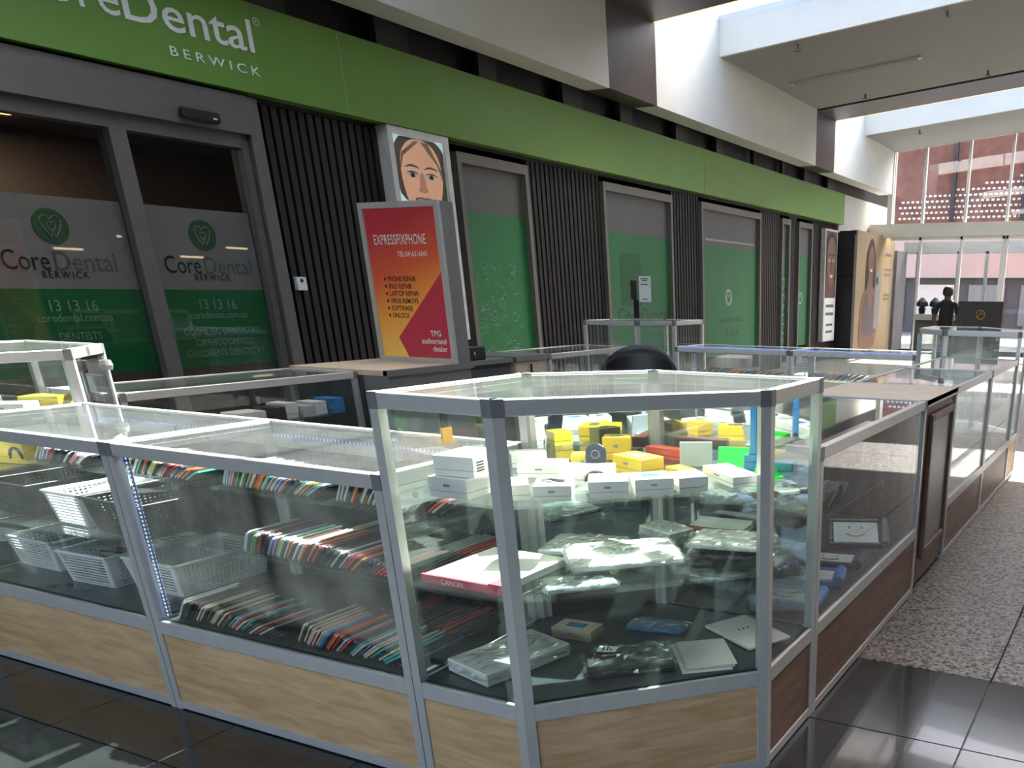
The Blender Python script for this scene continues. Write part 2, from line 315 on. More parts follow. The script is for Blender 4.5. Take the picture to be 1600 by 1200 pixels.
q = ell(5.635, 3.403, .026, .026, 16); B().tube([(x, *p) for p in q+[q[0]]], .003, 5).build('ring_mark', 'white_print', fs)
sw = worldthing('wall_switch', 'small white switch plate on the black slats beside the doors', 'switch', (-6.98, 5.7, 1.49)); B().box(-7.0, -6.955, 5.66, 5.76, 1.44, 1.55).build('plate', 'white_print', sw, bevel=.004); flat(ell(5.71, 1.52, .017, .017, 12), 'button', 'black_print', sw, at=(-6.955, 0, 0))
# ------------------------------------------------------------------ lightbox posters
mat('skin', 'd8a585', .5, var=.06, scale=3, emit=.3); mat('skin_shade', 'b98263', .5, var=.05, emit=.2); mat('skin_brown', '755641', .5, var=.06); mat('skin_dark', '5b3a2a', .5); mat('hair_ash', '6a5c50', .6, var=.25, scale=6, stretch=(1, 8, 1)); mat('hair_black', '1f1816', .6, var=.2); mat('hair_light', '9a8468', .6, var=.2)
mat('poster_blue', 'b8d6d8', .4, emit=.55, var=.04, scale=1); mat('lip', 'b4534e', .4); mat('eye_white', 'e6e2dc', .4); mat('eye_dark', '2a1e19', .3); mat('top_grey', '5d5454', .7)
def face(parent, cy, cz, s, x, skin, shade, hair, sx=1, lim=(-99, 99, -99, 99), long=False):
    P = lambda pts: [(min(lim[1], max(lim[0], cy+s*sx*a)), min(lim[3], max(lim[2], cz+s*b))) for a, b in pts]
    F_ = lambda pts, n, mm, d: flat(P(smooth(pts) if len(pts) < 16 and n not in ('neck', 'eye', 'iris') else pts), n, mm, parent, at=(x+d, 0, 0))
    if long: F_([(-.62, .35), (-.5, .85), (-.15, 1.12), (.2, 1.1), (.5, .8), (.62, .2), (.62, -1.2), (.45, -1.9), (-.35, -2.1), (-.62, -1.2)], 'hair', hair, 0)
    else: F_([(-.68, .1), (-.72, .55), (-.5, 1.0), (-.1, 1.2), (.35, 1.1), (.7, .75), (.8, .2), (.78, -.5), (.6, -.75), (-.5, -.6)], 'hair', hair, 0)
    F_([(-.3, -.8), (.35, -.8), (.42, -1.7), (1.0, -2.2), (-.95, -2.2), (-.35, -1.7)], 'neck', shade, .002)
    F_([(-.55, .25), (-.5, .62), (-.28, .92), (.02, 1.0), (.32, .9), (.52, .6), (.58, .2), (.55, -.25), (.42, -.7), (.18, -1.0), (0, -1.06), (-.18, -1.0), (-.42, -.68), (-.53, -.2)], 'face', skin, .004)
    for e in (-.26, .26):
        F_(ell(e, .06, .135, .07, 14), 'eye', 'eye_white', .006); F_(ell(e, .06, .062, .066, 10), 'iris', 'eye_dark', .008)
        F_([(e-.17, .1), (e-.06, .155), (e+.08, .15), (e+.17, .09), (e+.06, .125), (e-.07, .125)], 'lash', 'eye_dark', .008)
        F_([(e-.2, .23), (e-.04, .33), (e+.14, .3), (e+.2, .24), (e+.1, .27), (e-.05, .275)], 'eyebrow', hair, .007)
    F_([(-.05, .1), (.05, .1), (.09, -.22), (.13, -.32), (.05, -.38), (-.05, -.38), (-.13, -.32), (-.09, -.22)], 'nose', shade, .006)
    F_([(-.26, -.55), (-.08, -.5), (0, -.52), (.08, -.5), (.26, -.55), (.12, -.7), (0, -.73), (-.12, -.7)], 'lips', 'lip', .006); F_([(-.19, -.565), (0, -.555), (.19, -.565), (.08, -.63), (-.08, -.63)], 'teeth', 'eye_white', .008)
lb = worldthing('poster_lightbox', 'lit lightbox poster of a smiling blonde woman in an aluminium frame', 'poster', (-6.9, 7.27, .95))
for a in ((6.87, 6.93, .95, 2.89), (7.61, 7.67, .95, 2.89), (6.93, 7.61, .95, 1.01), (6.93, 7.61, 2.83, 2.89)): B().box(-7.06, -6.88, *a).build('frame', 'white_metal', lb)
B().box(-7.05, -6.915, 6.93, 7.61, 1.01, 2.83).build('poster_panel', 'poster_blue', lb)
face(lb, 7.275, 2.48, .34, -6.914, 'skin', 'skin_shade', 'hair_ash', 1.42, (6.935, 7.605, 1.02, 2.825))
for q_ in ([(7.30, 2.80), (7.40, 2.80), (7.56, 2.56), (7.58, 2.42), (7.50, 2.62)], [(7.22, 2.80), (7.28, 2.80), (7.06, 2.66), (7.0, 2.52), (7.03, 2.68)]): flat(q_, 'hair_strand', 'hair_light', lb, at=(-6.909, 0, 0))
flat([(7.05, 1.02), (7.60, 1.02), (7.60, 1.62), (7.42, 1.75), (7.2, 1.7)], 'shoulder', 'skin', lb, at=(-6.9135, 0, 0))
lb2 = worldthing('poster_lightbox', 'narrow portrait poster beside the black corner panel', 'poster', (-6.9, 19.5, .42))
B().box(-7.0, -6.89, 19.1, 19.9, .42, 2.76).build('frame', 'white_metal', lb2); B().box(-6.89, -6.885, 19.15, 19.85, .45, 1.35).build('text_panel', 'white_print', lb2); B().box(-6.89, -6.885, 19.15, 19.85, 1.35, 2.72).build('photo_panel', 'skin_dark', lb2)
face(lb2, 19.5, 2.1, .5, -6.884, 'skin_brown', 'skin_dark', 'hair_black', 1.0, (19.16, 19.84, 1.36, 2.71))
for z_, s_, t_ in ((1.15, .12, 'Smile'), (.98, .12, 'Better'), (.75, .1, 'with us'), (.6, .1, 'today')): B().box(-6.885, -6.883, 19.5-s_*2.2, 19.5+s_*2.2, z_, z_+s_*.5).build('print_line', 'grey_print', lb2)
# black corner panel and beige poster wall
bx_ = worldthing('wall_panel', 'black clad end panel beside the tan poster wall', 'panel', (-6.8, 20.25, 0)); 
for k in range(3): B().box(-7.2, -6.58, 20.2, 20.3, .9*k+.004, .9*k+.896).build('panel', 'dark_wall', bx_)
B().box(-7.2, -6.58, 20.3, 20.4, 0, 2.78).build('core', 'dark_wall', bx_)
mat('tan_print', '94805f', .5, var=.05, scale=1)
pw = worldthing('poster_wall', 'tan wall poster of a woman holding a giant phone', 'poster', (-6.58, 21.5, 0)); x = -6.575
B().box(-6.75, -6.58, 20.4, 23.6, 0, 2.80).build('panel', 'tan_print', pw)
FW = lambda pts, n, mm, d: flat(smooth(pts) if n in ('hair', 'body', 'crop_top') else pts, n, mm, pw, at=(x+d, 0, 0))
FW([(21.15, 2.2), (21.35, 2.55), (21.55, 2.68), (21.75, 2.55), (21.9, 2.2), (21.9, 1.5), (21.7, 1.1), (21.2, 1.1)], 'hair', 'hair_black', 0)
FW(ell(21.55, 2.15, .24, .36), 'face', 'skin_brown', .004); FW([(21.4, 1.9), (21.7, 1.9), (21.75, 1.62), (22.15, 1.45), (22.3, .95), (22.2, .4), (21.95, .2), (20.95, .2), (20.8, .6), (20.9, 1.3), (21.3, 1.6)], 'body', 'skin_brown', .002)
FW([(21.1, 1.3), (21.35, 1.45), (21.5, 1.15), (21.75, 1.15), (21.85, 1.42), (22.0, 1.3), (22.05, .55), (21.05, .55)], 'crop_top', 'top_grey', .006)
for e in (21.46, 21.64): FW(ell(e, 2.2, .035, .022, 10), 'eye', 'eye_dark', .008)
FW(ell(21.55, 1.97, .09, .035, 12), 'smile', 'eye_white', .008)
FW([(21.95, .62), (22.4, .62), (22.45, 1.9), (22.36, 2.0), (22.0, 2.0), (21.92, 1.9)], 'phone_print', 'alu_grey', .009); FW(ell(22.1, 1.75, .1, .1, 12), 'camera_print', 'black_print', .011)
for z_ in (2.35, 2.0, 1.88, 1.4, 1.3): B().box(x, x+.002, 22.8, 23.3, z_, z_+.05).build('print_line', 'grey_print', pw)
# ------------------------------------------------------------------ upper bulkhead and ceiling
zc = lambda x: 4.62+.09*(x+6.4)
XR = 3.6
bk = worldthing('wall_upper', 'white bulkhead wall above the shop front with dark timber bands', None, (-6.4, 5, 3.7), kind='structure')
bays = [(-9.9, -4.0, 'w'), (-4.0, -2.9, 'b'), (-2.9, 3.0, 'w'), (3.0, 4.1, 'b'), (4.1, 9.98, 'w'), (9.98, 11.1, 'b'), (11.1, 17.03, 'w'), (17.03, 18.08, 'b'), (18.08, 22.5, 'w')]
for a, b, k in bays: B().box(-6.75, -6.4, a, b, 3.7, 5.6 if k == 'w' else 4.7).build('bulkhead' if k == 'w' else 'timber_band', 'white_paint' if k == 'w' else 'brown_timber', bk)
B().box(-7.25, -6.75, -9.9, 24, 4.3, 4.5).build('gap_lid', 'dark_wall', bk)
mat('pipe_dark', '2c2f33', .5)
for i in range(14): B().box(-6.98, -6.9, 1.5+1.35*i+random.random()*.3, 1.62+1.35*i+random.random()*.3+.15, 3.53, 4.2).build('hanger', 'pipe_dark', bk)
ce = worldthing('ceiling', 'sloping pale ceiling with skylight wells and dark timber beams', None, (0, 5, 4.6), kind='structure')
def slab(y0, y1, name, mm, x0=-6.4, x1=XR, dz=0, th=.12, parent=ce):
    B().hexa([(x0, y0, zc(x0)+dz), (x1, y0, zc(x1)+dz), (x1, y1, zc(x1)+dz), (x0, y1, zc(x0)+dz), (x0, y0, zc(x0)+dz+th), (x1, y0, zc(x1)+dz+th), (x1, y1, zc(x1)+dz+th), (x0, y1, zc(x0)+dz+th)]).build(name, mm, parent)
XS = 3.2
for y in (-4.0, 3.0, 10.0, 17.05):
    slab(y, y+1.05, 'beam', 'brown_timber', dz=-.02, th=.7)
    slab(y+1.05, y+1.10, 'well_edge', 'white_paint', th=.55)
    slab(y+1.06, y+1.10, 'led_strip', 'led_warm', dz=-.012, th=.012)
    slab(y+2.95, y+3.0, 'well_wall', 'white_paint', th=.5)
    slab(y+1.1, y+2.95, 'ceiling_panel', 'ceiling_paint', x0=XS)
    slab(y+1.1, y+2.95, 'well_end', 'white_paint', x0=XS-.05, x1=XS, th=.5)
    slab(y+1.1, y+3.0, 'skylight_pane', 'sky_glass', x1=XS, dz=.40, th=.01)
    for xx in (-4.6, -2.6, -.6, 1.2): slab(y+1.1, y+3.0, 'glazing_bar', 'alu_dark', x0=xx, x1=xx+.05, dz=.38, th=.06)
    slab(y+3.0, y+7.0 if y < 17 else 22.5, 'ceiling_panel', 'ceiling_paint')
slab(-10, -4.0, 'ceiling_panel', 'ceiling_paint')
for k, (x_, y_, d_) in enumerate(((-5.28, 13.19, 0), (-3.17, 13.21, 0), (-5.33, 16.58, 0), (-3.22, 16.59, 0), (-5.3, 20.4, 0))):
    s_ = worldthing('sprinkler', 'small metal sprinkler head on the sloping ceiling', 'sprinkler', (x_, y_, zc(x_)), group='sprinklers on the ceiling')
    B().tube([(x_, y_, zc(x_)+.01), (x_, y_, zc(x_)-.07)], .015, 8).build('stem', 'alu_dark', s_); B().lathe([(.05, -.08), (.05, -.07)], 12, 0, (x_, y_, zc(x_))).build('deflector', 'alu_dark', s_)
lt = worldthing('linear_light', 'long thin flush light batten on the sloping ceiling', 'light', (-5, 14.98, 4.7)); slab(14.95, 15.03, 'batten', 'white_metal', x0=-6.1, x1=-3.95, dz=-.03, th=.029, parent=lt); slab(14.96, 15.02, 'diffuser', 'ceiling_paint', x0=-6.05, x1=-4.0, dz=-.034, th=.004, parent=lt)
for o in lt.children: o.matrix_parent_inverse = Matrix.Identity(4)
# ------------------------------------------------------------------ right-hand wall and wall behind
mat('right_wall', '3b3835', .7)
wr = worldthing('wall_right', 'plain wall across the mall opposite the dental shop', None, (XR, 5, 0), kind='structure'); B().box(XR, XR+.2, -10, 22.5, 0, 6.2).build('wall_panel', 'right_wall', wr)
emis('tube_warm', 'ffdca8', 7)
for k, (y_, z_) in enumerate(((7.6, 2.1), (8.6, 2.35), (9.6, 2.05), (10.7, 2.3), (11.8, 2.0), (12.8, 2.2))):
    tl = worldthing('tube_light', 'warm tube light on the wall opposite the dental shop', 'light', (XR-.05, y_, z_), group='tube lights opposite the dental shop'); B().box(XR-.05, XR, y_, y_+.5, z_, z_+.05).build('housing', 'white_metal', tl); B().box(XR-.065, XR-.05, y_+.02, y_+.48, z_+.01, z_+.04).build('tube', 'tube_warm', tl)
# ------------------------------------------------------------------ glazed end wall
we = worldthing('wall_end', 'glazed end wall with white crossbeam and thin mullions', None, (0, 22.5, 0), kind='structure')
B().box(-6.95, XR, 22.45, 22.75, 2.75, 3.05).build('crossbeam', 'white_paint', we)
for x_ in (-6.4, -5.64, -4.6, -3.62, -2.6, -1.6, -.6, .4, 1.4): B().box(x_-.03, x_+.03, 22.5, 22.62, 3.05, zc(x_)).build('mullion', 'white_metal', we)
for x_ in (-5.64, -4.63, -3.63, -3.55, -2.6, -1.6, -.6, .4, 1.4): B().box(x_-.03, x_+.03, 22.5, 22.62, 0, 2.75).build('mullion', 'white_metal', we)
B().box(-6.4, XR, 22.55, 22.56, 3.05, 5.3).build('pane', 'sky_glass', we); B().box(-6.4, XR, 22.55, 22.56, .1, 2.7).build('pane', 'sky_glass', we)
B().box(-6.4, XR, 22.5, 22.6, 2.68, 2.75).build('transom', 'white_metal', we)
B().box(-6.5, -6.38, 22.4, 22.6, 3.05, 4.62).build('end_trim', 'white_paint', we)
# beyond the glass
mat('brick_screen', '8a5644', .8, var=.2, scale=4); mat('screen_white', 'eee8da', .6); mat('pink_render', 'cbb7aa', .8, var=.05, scale=1); mat('asphalt', '77736c', .9); mat('grey_shop', '62615f', .7)
og = worldthing('ground', 'pale paved ground outside the glazed end', None, (0, 40, 0), kind='structure'); B().box(-30, 30, 22.8, 70, -.05, 0).build('paving', 'asphalt', og)
sc_ = worldthing('brick_screen', 'brown perforated screen facade outside the upper windows', 'facade', (-3, 30, 3))
B().box(-8.5, 6, 30, 30.3, 3.6, 7.4).build('sheet', 'brick_screen', sc_)
b = B()
for j in range(16):
    for i in range(90):
        xx = -8.3+.16*i+(.08 if j % 2 else 0); zz = 3.7+.16*j
        if zz < 4.2+.16*(xx+8.5): b.box(xx, xx+.09, 29.97, 30.0, zz, zz+.06)
b.build('perforation_tabs', 'screen_white', sc_, kind='stuff')
for xx in (-6.6, -4.4, -2.2, 0): B().box(xx, xx+.12, 29.8, 29.97, 3.6, 7.4).build('rib', 'brown_timber', sc_)
ob = worldthing('building', 'pale pink rendered building beyond the glazed doors', 'building', (-6, 36, 0)); B().box(-16, 3, 36, 40, 2.05, 5.2).build('wall', 'pink_render', ob); B().box(-16, 3, 36.4, 40, 0, 2.05).build('shopfront', 'grey_shop', ob)
for i in range(9): B().box(-15+2*i, -13.6+2*i, 36.3, 36.42, .3, 1.8).build('window', 'screen_white' if i % 3 == 0 else 'alu_grey', ob)
# inner door frames of the entrance airlock
ed = worldthing('door_3', 'grey framed entrance doors under the crossbeam', None, (-4, 23.6, 0), kind='structure')
for x_ in (-6.2, -5.1, -4.35, -3.9, -3.2, -2.4, -1.6): B().box(x_-.04, x_+.04, 24.6, 24.7, 0, 2.5).build('door_stile', 'alu_grey', ed)
B().box(-6.6, 3, 24.6, 24.7, 2.45, 2.75).build('door_head', 'alu_grey', ed)
B().box(-6.75, -6.5, 23.6, 24.6, 0, 2.5).build('reveal', 'grey_shop', ed)
# ------------------------------------------------------------------ kiosk display cases
def inset(poly, d):
    out = []; k = len(poly)
    for i in range(k):
        p0, p1, p2 = Vector(poly[i-1]), Vector(poly[i]), Vector(poly[(i+1) % k])
        a = (p1-p0).normalized(); b = (p2-p1).normalized(); na = Vector((-a.y, a.x)); nb = Vector((-b.y, b.x)); bi = na+nb
        out.append(tuple(p1+bi*(d/(.5*bi.length_squared))))
    return out
PT = .03
def case(label, poly, zt, styles, shelves=(), led=None, base='oak', bases=None, alu='alu', group='glass display cases of the phone kiosk'):
    cx = sum(p[0] for p in poly)/len(poly); cy = sum(p[1] for p in poly)/len(poly); k = len(poly)
    t = worldthing('display_case', label, 'display case', (cx, cy, 0), group=group)
    for i in range(k):
        P, Q, N0 = poly[i], poly[(i+1) % k], poly[i-1]; st = styles[i]
        b = B(); b.bar(P, Q, 0, zt-.004, 0, PT, a=0, b=(Vector(Q)-Vector(P)).length-PT)
        if abs((Vector(Q)-Vector(P)).normalized().dot((Vector(P)-Vector(N0)).normalized())) > .05: b.bar(N0, P, 0, zt-.004, 0, PT, a=(Vector(P)-Vector(N0)).length-PT, b=0)
        pst_ = b.build('post', alu, t)
        cp = B(); cp.bar(P, Q, zt-.044, zt+.001, -.0015, PT+.003, a=-.0015, b=(Vector(Q)-Vector(P)).length-PT-.0015)
        if len(b.v) > 8: cp.bar(N0, P, zt-.044, zt+.001, -.0015, PT+.003, a=(Vector(P)-Vector(N0)).length-PT-.0015, b=-.0015)
        cp.build('corner_cap', 'cap_grey', pst_, origin=t['o'])
        B().bar(P, Q, zt-.042, zt, 0 if st != 'N' else -.0, PT, a=PT*.98, b=PT*.98).build('top_rail', alu, t, bevel=.002)
        if st == 'N': continue
        B().bar(P, Q, .30, .352, 0, PT, a=PT*.98, b=PT*.98).build('deck_rail', alu, t, bevel=.002)
        B().bar(P, Q, .006, .036, 0, PT, a=PT*.98, b=PT*.98).build('foot_rail', alu, t)
        B().bar(P, Q, .036, .30, .006, .012, a=PT*.98, b=PT*.98).build('base_panel', (bases or {}).get(i, base), t)
        L = (Vector(Q)-Vector(P)).length
        if st in 'FSR': B().bar(P, Q, .352, zt-.042, .010, .005, a=PT*.98, b=PT*.98).build('pane', 'tint_glass' if st == 'R' else 'case_glass', t)
        elif st == 'O':
            for e, (a, b_) in enumerate(((PT, L/2-.02), (L/2-.02, PT))):
                pn = B().bar(P, Q, .352, zt-.042, .006+.009*e, .005, a=a, b=b_).build('sliding_door', 'case_glass', t)
                B().bar(P, Q, .5, .62, .0+.009*e, .005, a=L/2-.015, b=L/2-.015).build('finger_pull', 'white_metal', pn, origin=t['o'])
        elif st in 'IM':
            for e, (a, b_) in enumerate(((PT, L/2-.02), (L/2-.02, PT))):
                pn = B().bar(P, Q, .352, zt-.042, .004+.01*e, .008, a=a, b=b_).build('sliding_door', 'door_grey' if st == 'I' else 'mirror', t)
                if st == 'I': B().bar(P, Q, zt-.10, zt-.045, .012+.01*e, .004, a=a, b=b_).build('door_rail', 'white_metal', pn, origin=t['o'])
    B().poly(inset(poly, .012), .338, .352).build('deck', 'deck_grey', t)
    B().poly(inset(poly, PT), zt-.012, zt-.004).build('top_pane', 'top_glass', t)
    for sp, z in shelves: B().poly(sp, z-.008, z).build('shelf', 'shelf_glass', t)
    if led:
        for (P, Q, n) in led:
            P = Vector(P); Q = Vector(Q); d = (Q-P)/n; b = B(); s = .0035
            st = B().tube([P, Q], .005, 4).build('led_strip', 'alu_dark', t)
            for i in range(n):
                c = P+d*(i+.5); b.box(c.x-s, c.x+s, c.y-.005, c.y+.005, c.z-s, c.z+s)
            b.build('led_dots', 'led_blue', st, origin=t['o'], kind='stuff')
    return t
def rect(x0, x1, y0, y1): return [(x0, y0), (x1, y0), (x1, y1), (x0, y1)]
ZL, ZT = .977, 1.2
PC = [(-1.88, 1.68), (-1.468, 1.68), (-.94, 2.208), (-.94, 2.63), (-1.56, 2.63), (-1.88, 2.31)]
cs = inset(PC, .02)
corner = case('tall corner display case full of boxes with a chamfered front', PC, ZT, 'FFFRMS', ((cs, .925), (cs, .665)), bases={2: 'oak_shaded'})
PL = [(-4.83, 1.68), (-4.30, 1.68), (-4.30, 2.30), (-4.62, 2.62), (-5.24, 2.62), (-5.24, 2.09)]
case('tall corner display case with a loose pane clipped to its inner side', PL, ZT, 'FSMSFF', ((inset(PL, .02), .925), (inset(PL, .02), .74)))
case('low display case of plastic baskets beside the tall clipped-pane case', rect(-4.297, -3.108, 1.68, 2.30), ZL, 'FNIN', ((rect(-4.26, -3.13, 1.74, 2.27), .60), (rect(-4.2, -3.13, 1.96, 2.27), .78)), (((-4.26, 2.262, .925), (-3.15, 2.262, .925), 60),))
case('low display case packed with phone case rows beside the chamfered case', rect(-3.104, -1.884, 1.68, 2.30), ZL, 'FNIN', ((rect(-3.06, -1.92, 1.83, 2.27), .60), (rect(-3.05, -1.92, 1.96, 2.27), .78)), (((-3.06, 2.262, .925), (-1.92, 2.262, .925), 60), ((-3.062, 1.715, .36), (-3.062, 1.715, .93), 40)))
case('low display case of dark packets and blue tablet covers on the aisle side', rect(-1.55, -.94, 2.634, 4.12), ZL, 'NFNI', ((rect(-1.52, -1.05, 2.68, 4.08), .64),), base='oak_shaded')
case('low glass display case next to the brown cabinet on the aisle side', rect(-1.55, -.94, 4.805, 5.98), ZL, 'NFNO', ((rect(-1.5, -1.0, 4.85, 5.94), .64),), base='oak_shaded')
case('low glass display case touching the far tall corner case on the aisle side', rect(-1.55, -.94, 5.984, 7.175), ZL, 'NFNO', ((rect(-1.5, -1.0, 6.02, 7.13), .64),), base='oak_shaded')
PFR = [(-1.85, 7.52), (-1.55, 7.18), (-.94, 7.18), (-.94, 7.62), (-1.42, 8.15), (-1.85, 8.15)]
case('tall corner display case with white frame at the end of the aisle side', PFR, 1.18, 'SSFFFS', ((inset(PFR, .02), .9), (inset(PFR, .02), .66)), alu='white_metal')
PFL = [(-5.12, 7.3), (-4.52, 7.32), (-4.25, 7.58), (-4.25, 8.18), (-4.7, 8.18), (-5.12, 7.76)]
case('tall corner display case carrying the clear payment stand', PFL, 1.19, 'SSSFFF', ((inset(PFL, .02), .925),))
case('low display case with lit rail under the payment stand corner', rect(-4.245, -3.04, 7.55, 8.15), .955, 'ONFN', ((rect(-4.2, -3.07, 7.6, 8.1), .70),), (((-4.2, 7.56, .963), (-3.06, 7.56, .963), 70), ((-4.05, 7.6, .4), (-4.05, 7.6, .93), 20)), alu='white_metal')
case('low display case with lit rail beside the white framed tall case', rect(-3.035, -1.855, 7.55, 8.15), .955, 'ONFN', ((rect(-3.0, -1.9, 7.6, 8.1), .70),), (((-3.0, 7.56, .963), (-1.87, 7.56, .963), 70), ((-2.9, 7.6, .4), (-2.9, 7.6, .93), 20)), alu='white_metal')
case('low display case of boxed goods along the shop side of the kiosk', rect(-5.22, -4.62, 2.63, 4.08), .965, 'NONF', ((rect(-5.18, -4.66, 2.68, 4.04), .72),))
case('low glass display case behind the office chair', rect(-5.16, -4.56, 5.99, 7.29), .965, 'NONF', ((rect(-5.1, -4.6, 6.05, 7.25), .65),), base='beige_top')
for nm_, bx2, ax in (('a', (-1.892, -1.886, 1.72, 2.26, .87, .934), 0), ('b', (-1.5, -.98, 2.636, 2.642, .87, .934), 1)):
    tt = [o for o in bpy.data.objects if o.get('label', '').startswith('low display case packed with' if nm_ == 'a' else 'low display case of dark packets')][0]
    ep = B().box(*bx2).build('end_panel', 'white_metal', tt)
    B().tube([(-1.886, 1.80, .90), (-1.88, 1.80, .90)] if nm_ == 'a' else [(-1.02, 2.636, .90), (-1.02, 2.630, .90)], .009, 12).build('lock', 'alu_dark', ep, origin=tt['o'])
# loose pane clipped to the left tall case
mat('clip_white', 'd9d9d2', .4)
lp = worldthing('loose_pane', 'loose glass pane held by two plastic clips on the tall case', 'glass pane', (-4.4, 2.45, .8))
B().bar((-4.33, 2.37), (-4.45, 2.51), .80, 1.15, 0, .005).build('pane', 'case_glass', lp); B().tube([(-4.45, 2.51, .79), (-4.45, 2.51, 1.155)], .006, 6).build('edge', 'white_metal', lp)
for z_ in (.835, 1.115): B().lathe([(.004, -.022), (.022, -.022), (.028, 0), (.022, .022), (.004, .022)], 12, 0, (-4.455, 2.515, z_)).build('clip', 'clip_white', lp)
# brown cabinet in the aisle side
bc = worldthing('cabinet', 'brown panelled cabinet with cream top between two glass cases', 'cabinet', (-1.24, 4.46, 0))
B().box(-1.55, -.95, 4.125, 4.80, .03, .955).build('body', 'brown_wood', bc); B().box(-1.56, -.935, 4.123, 4.802, .955, .977).build('top', 'beige_top', bc)
B().box(-.945, -.935, 4.123, 4.802, .945, .979).build('edge_trim', 'alu', bc)
dr = B().box(-.95, -.942, 4.24, 4.72, .20, .86).build('door', 'alu_grey', bc)
for a in ((4.22, 4.26, .16, .90), (4.70, 4.74, .16, .90), (4.26, 4.70, .16, .21), (4.26, 4.70, .86, .90)): B().box(-.952, -.928, *a).build('moulding', 'brown_wood', dr, origin=bc['o'], bevel=.006)
# shop-side grey cabinet, sign tower, counter
gc = worldthing('cabinet', 'grey cabinet with beige top under the red repair sign', 'cabinet', (-4.9, 4.48, 0))
B().box(-5.22, -4.60, 4.085, 4.86, 0, .945).build('body', 'alu_dark', gc); B().box(-5.24, -4.37, 4.082, 4.87, .945, .977).build('top', 'beige_top', gc); B().box(-4.40, -4.365, 4.082, 4.87, .94, .978).build('edge_trim', 'alu_grey', gc)
B().box(-4.60, -4.38, 4.1, 4.85, 0, .945).build('front_panel', 'alu_grey', gc)
def sign_print():
    ma = bpy.data.materials.new('sign_print'); ma.use_nodes = True; n = ma.node_tree; p = n.nodes['Principled BSDF']; p.inputs['Roughness'].default_value = .4
    tc = n.nodes.new('ShaderNodeTexCoord'); se = n.nodes.new('ShaderNodeSeparateXYZ'); m1 = n.nodes.new('ShaderNodeMath'); m1.operation = 'MULTIPLY_ADD'; m1.inputs[1].default_value = .22
    m0 = n.nodes.new('ShaderNodeMath'); m0.operation = 'SUBTRACT'; m0.inputs[0].default_value = .92; ra = n.nodes.new('ShaderNodeValToRGB'); e = ra.color_ramp.elements
    e[0].position = .12; e[0].color = (*lin('a8323c'), 1); e[1].color = (*lin('e8c060'), 1); k = e.new(.42); k.color = (*lin('c9593a'), 1); k = e.new(.66); k.color = (*lin('dc9440'), 1)
    n.links.new(tc.outputs['Generated'], se.inputs[0]); n.links.new(se.outputs['Z'], m0.inputs[1]); n.links.new(se.outputs['X'], m1.inputs[0]); n.links.new(m0.outputs[0], m1.inputs[2]); n.links.new(m1.outputs[0], ra.inputs[0]); n.links.new(ra.outputs[0], p.inputs['Base Color'])
    n.links.new(ra.outputs[0], p.inputs['Emission Color']); p.inputs['Emission Strength'].default_value = .12
    M['sign_print'] = ma
sign_print(); mat('crimson', 'b23748', .4, var=.03, emit=.1); mat('navy_print', '2a1f2c', .5)
sg = worldthing('sign_tower', 'red and orange phone repair sign tower on the grey cabinet', 'sign', (-4.7, 4.76, .977))
B().box(-5.055, -4.365, 4.715, 4.84, .977, 1.99).build('housing', 'alu_grey', sg)
for a in ((-5.06, -5.025, .977, 1.992), (-4.395, -4.36, .977, 1.992), (-5.025, -4.395, .977, 1.01), (-5.025, -4.395, 1.955, 1.992)): B().box(a[0], a[1], 4.69, 4.716, a[2], a[3]).build('frame', 'alu', sg)
B().box(-5.025, -4.395, 4.704, 4.714, 1.01, 1.955).build('print_panel', 'sign_print', sg)
yS = 4.703
flat([(-4.397, 1.57), (-4.397, 1.012), (-4.79, 1.012), (-4.86, 1.14)], 'print_wedge', 'crimson', sg, 'y', (0, yS, 0))
text('EXPRESSFIXPHONE', .088, 'lettering', 'white_print', sg, 'y', (-4.735, yS-.001, 1.735), width=.46, space=1.08, bold=.0008); text('TEL:0416316845', .045, 'lettering', 'white_print', sg, 'y', (-4.505, yS-.001, 1.66), 'RIGHT', width=.26, space=1.1, bold=.0003)
for k, s_ in enumerate(('PHONE REPAIR', 'IPAD REPAIR', 'LAPTOP REPAIR', 'VIRUS REMOVE', 'SOFTWARE', 'UNLOCK')):
    zz = 1.505-.047*k; text(s_, .046, 'lettering', 'navy_print', sg, 'y', (-4.89, yS-.001, zz), 'LEFT', sx=.82, bold=.0006); flat(ell(-4.915, zz+.015, .008, .011, 8), 'bullet', 'navy_print', sg, 'y', (0, yS, 0))
for k, s_ in enumerate(('TPG', 'authorised', 'dealer')): text(s_, .052, 'lettering', 'white_print', sg, 'y', (-4.47 if k == 0 else -4.43, yS-.002, 1.155-.05*k), 'RIGHT', bold=.0008)
ct = worldthing('counter', 'small grey counter with drawer behind the sign tower', 'counter', (-4.85, 5.27, 0)); B().box(-5.1, -4.6, 5.0, 5.52, 0, .93).build('body', 'alu_dark', ct); B().box(-5.12, -4.57, 4.98, 5.54, .93, .962).build('top', 'alu_grey', ct); dw = B().box(-4.6, -4.585, 5.06, 5.48, .72, .9).build('drawer', 'alu_dark', ct); B().box(-4.585, -4.57, 5.25, 5.29, .80, .82).build('handle', 'white_metal', dw, origin=ct['o'])
pr = worldthing('receipt_printer', 'black receipt printer box on the small grey counter', 'printer', (-4.75, 5.17, .962)); B().box(-4.9, -4.62, 5.06, 5.3, .962, 1.06).build('body', 'black_print', pr, bevel=.008); B().box(-4.88, -4.7, 5.08, 5.28, 1.06, 1.085).build('lid', 'dark_wall', pr); B().box(-4.62, -4.617, 5.17, 5.18, 1.0, 1.025).build('mark', 'white_print', pr)
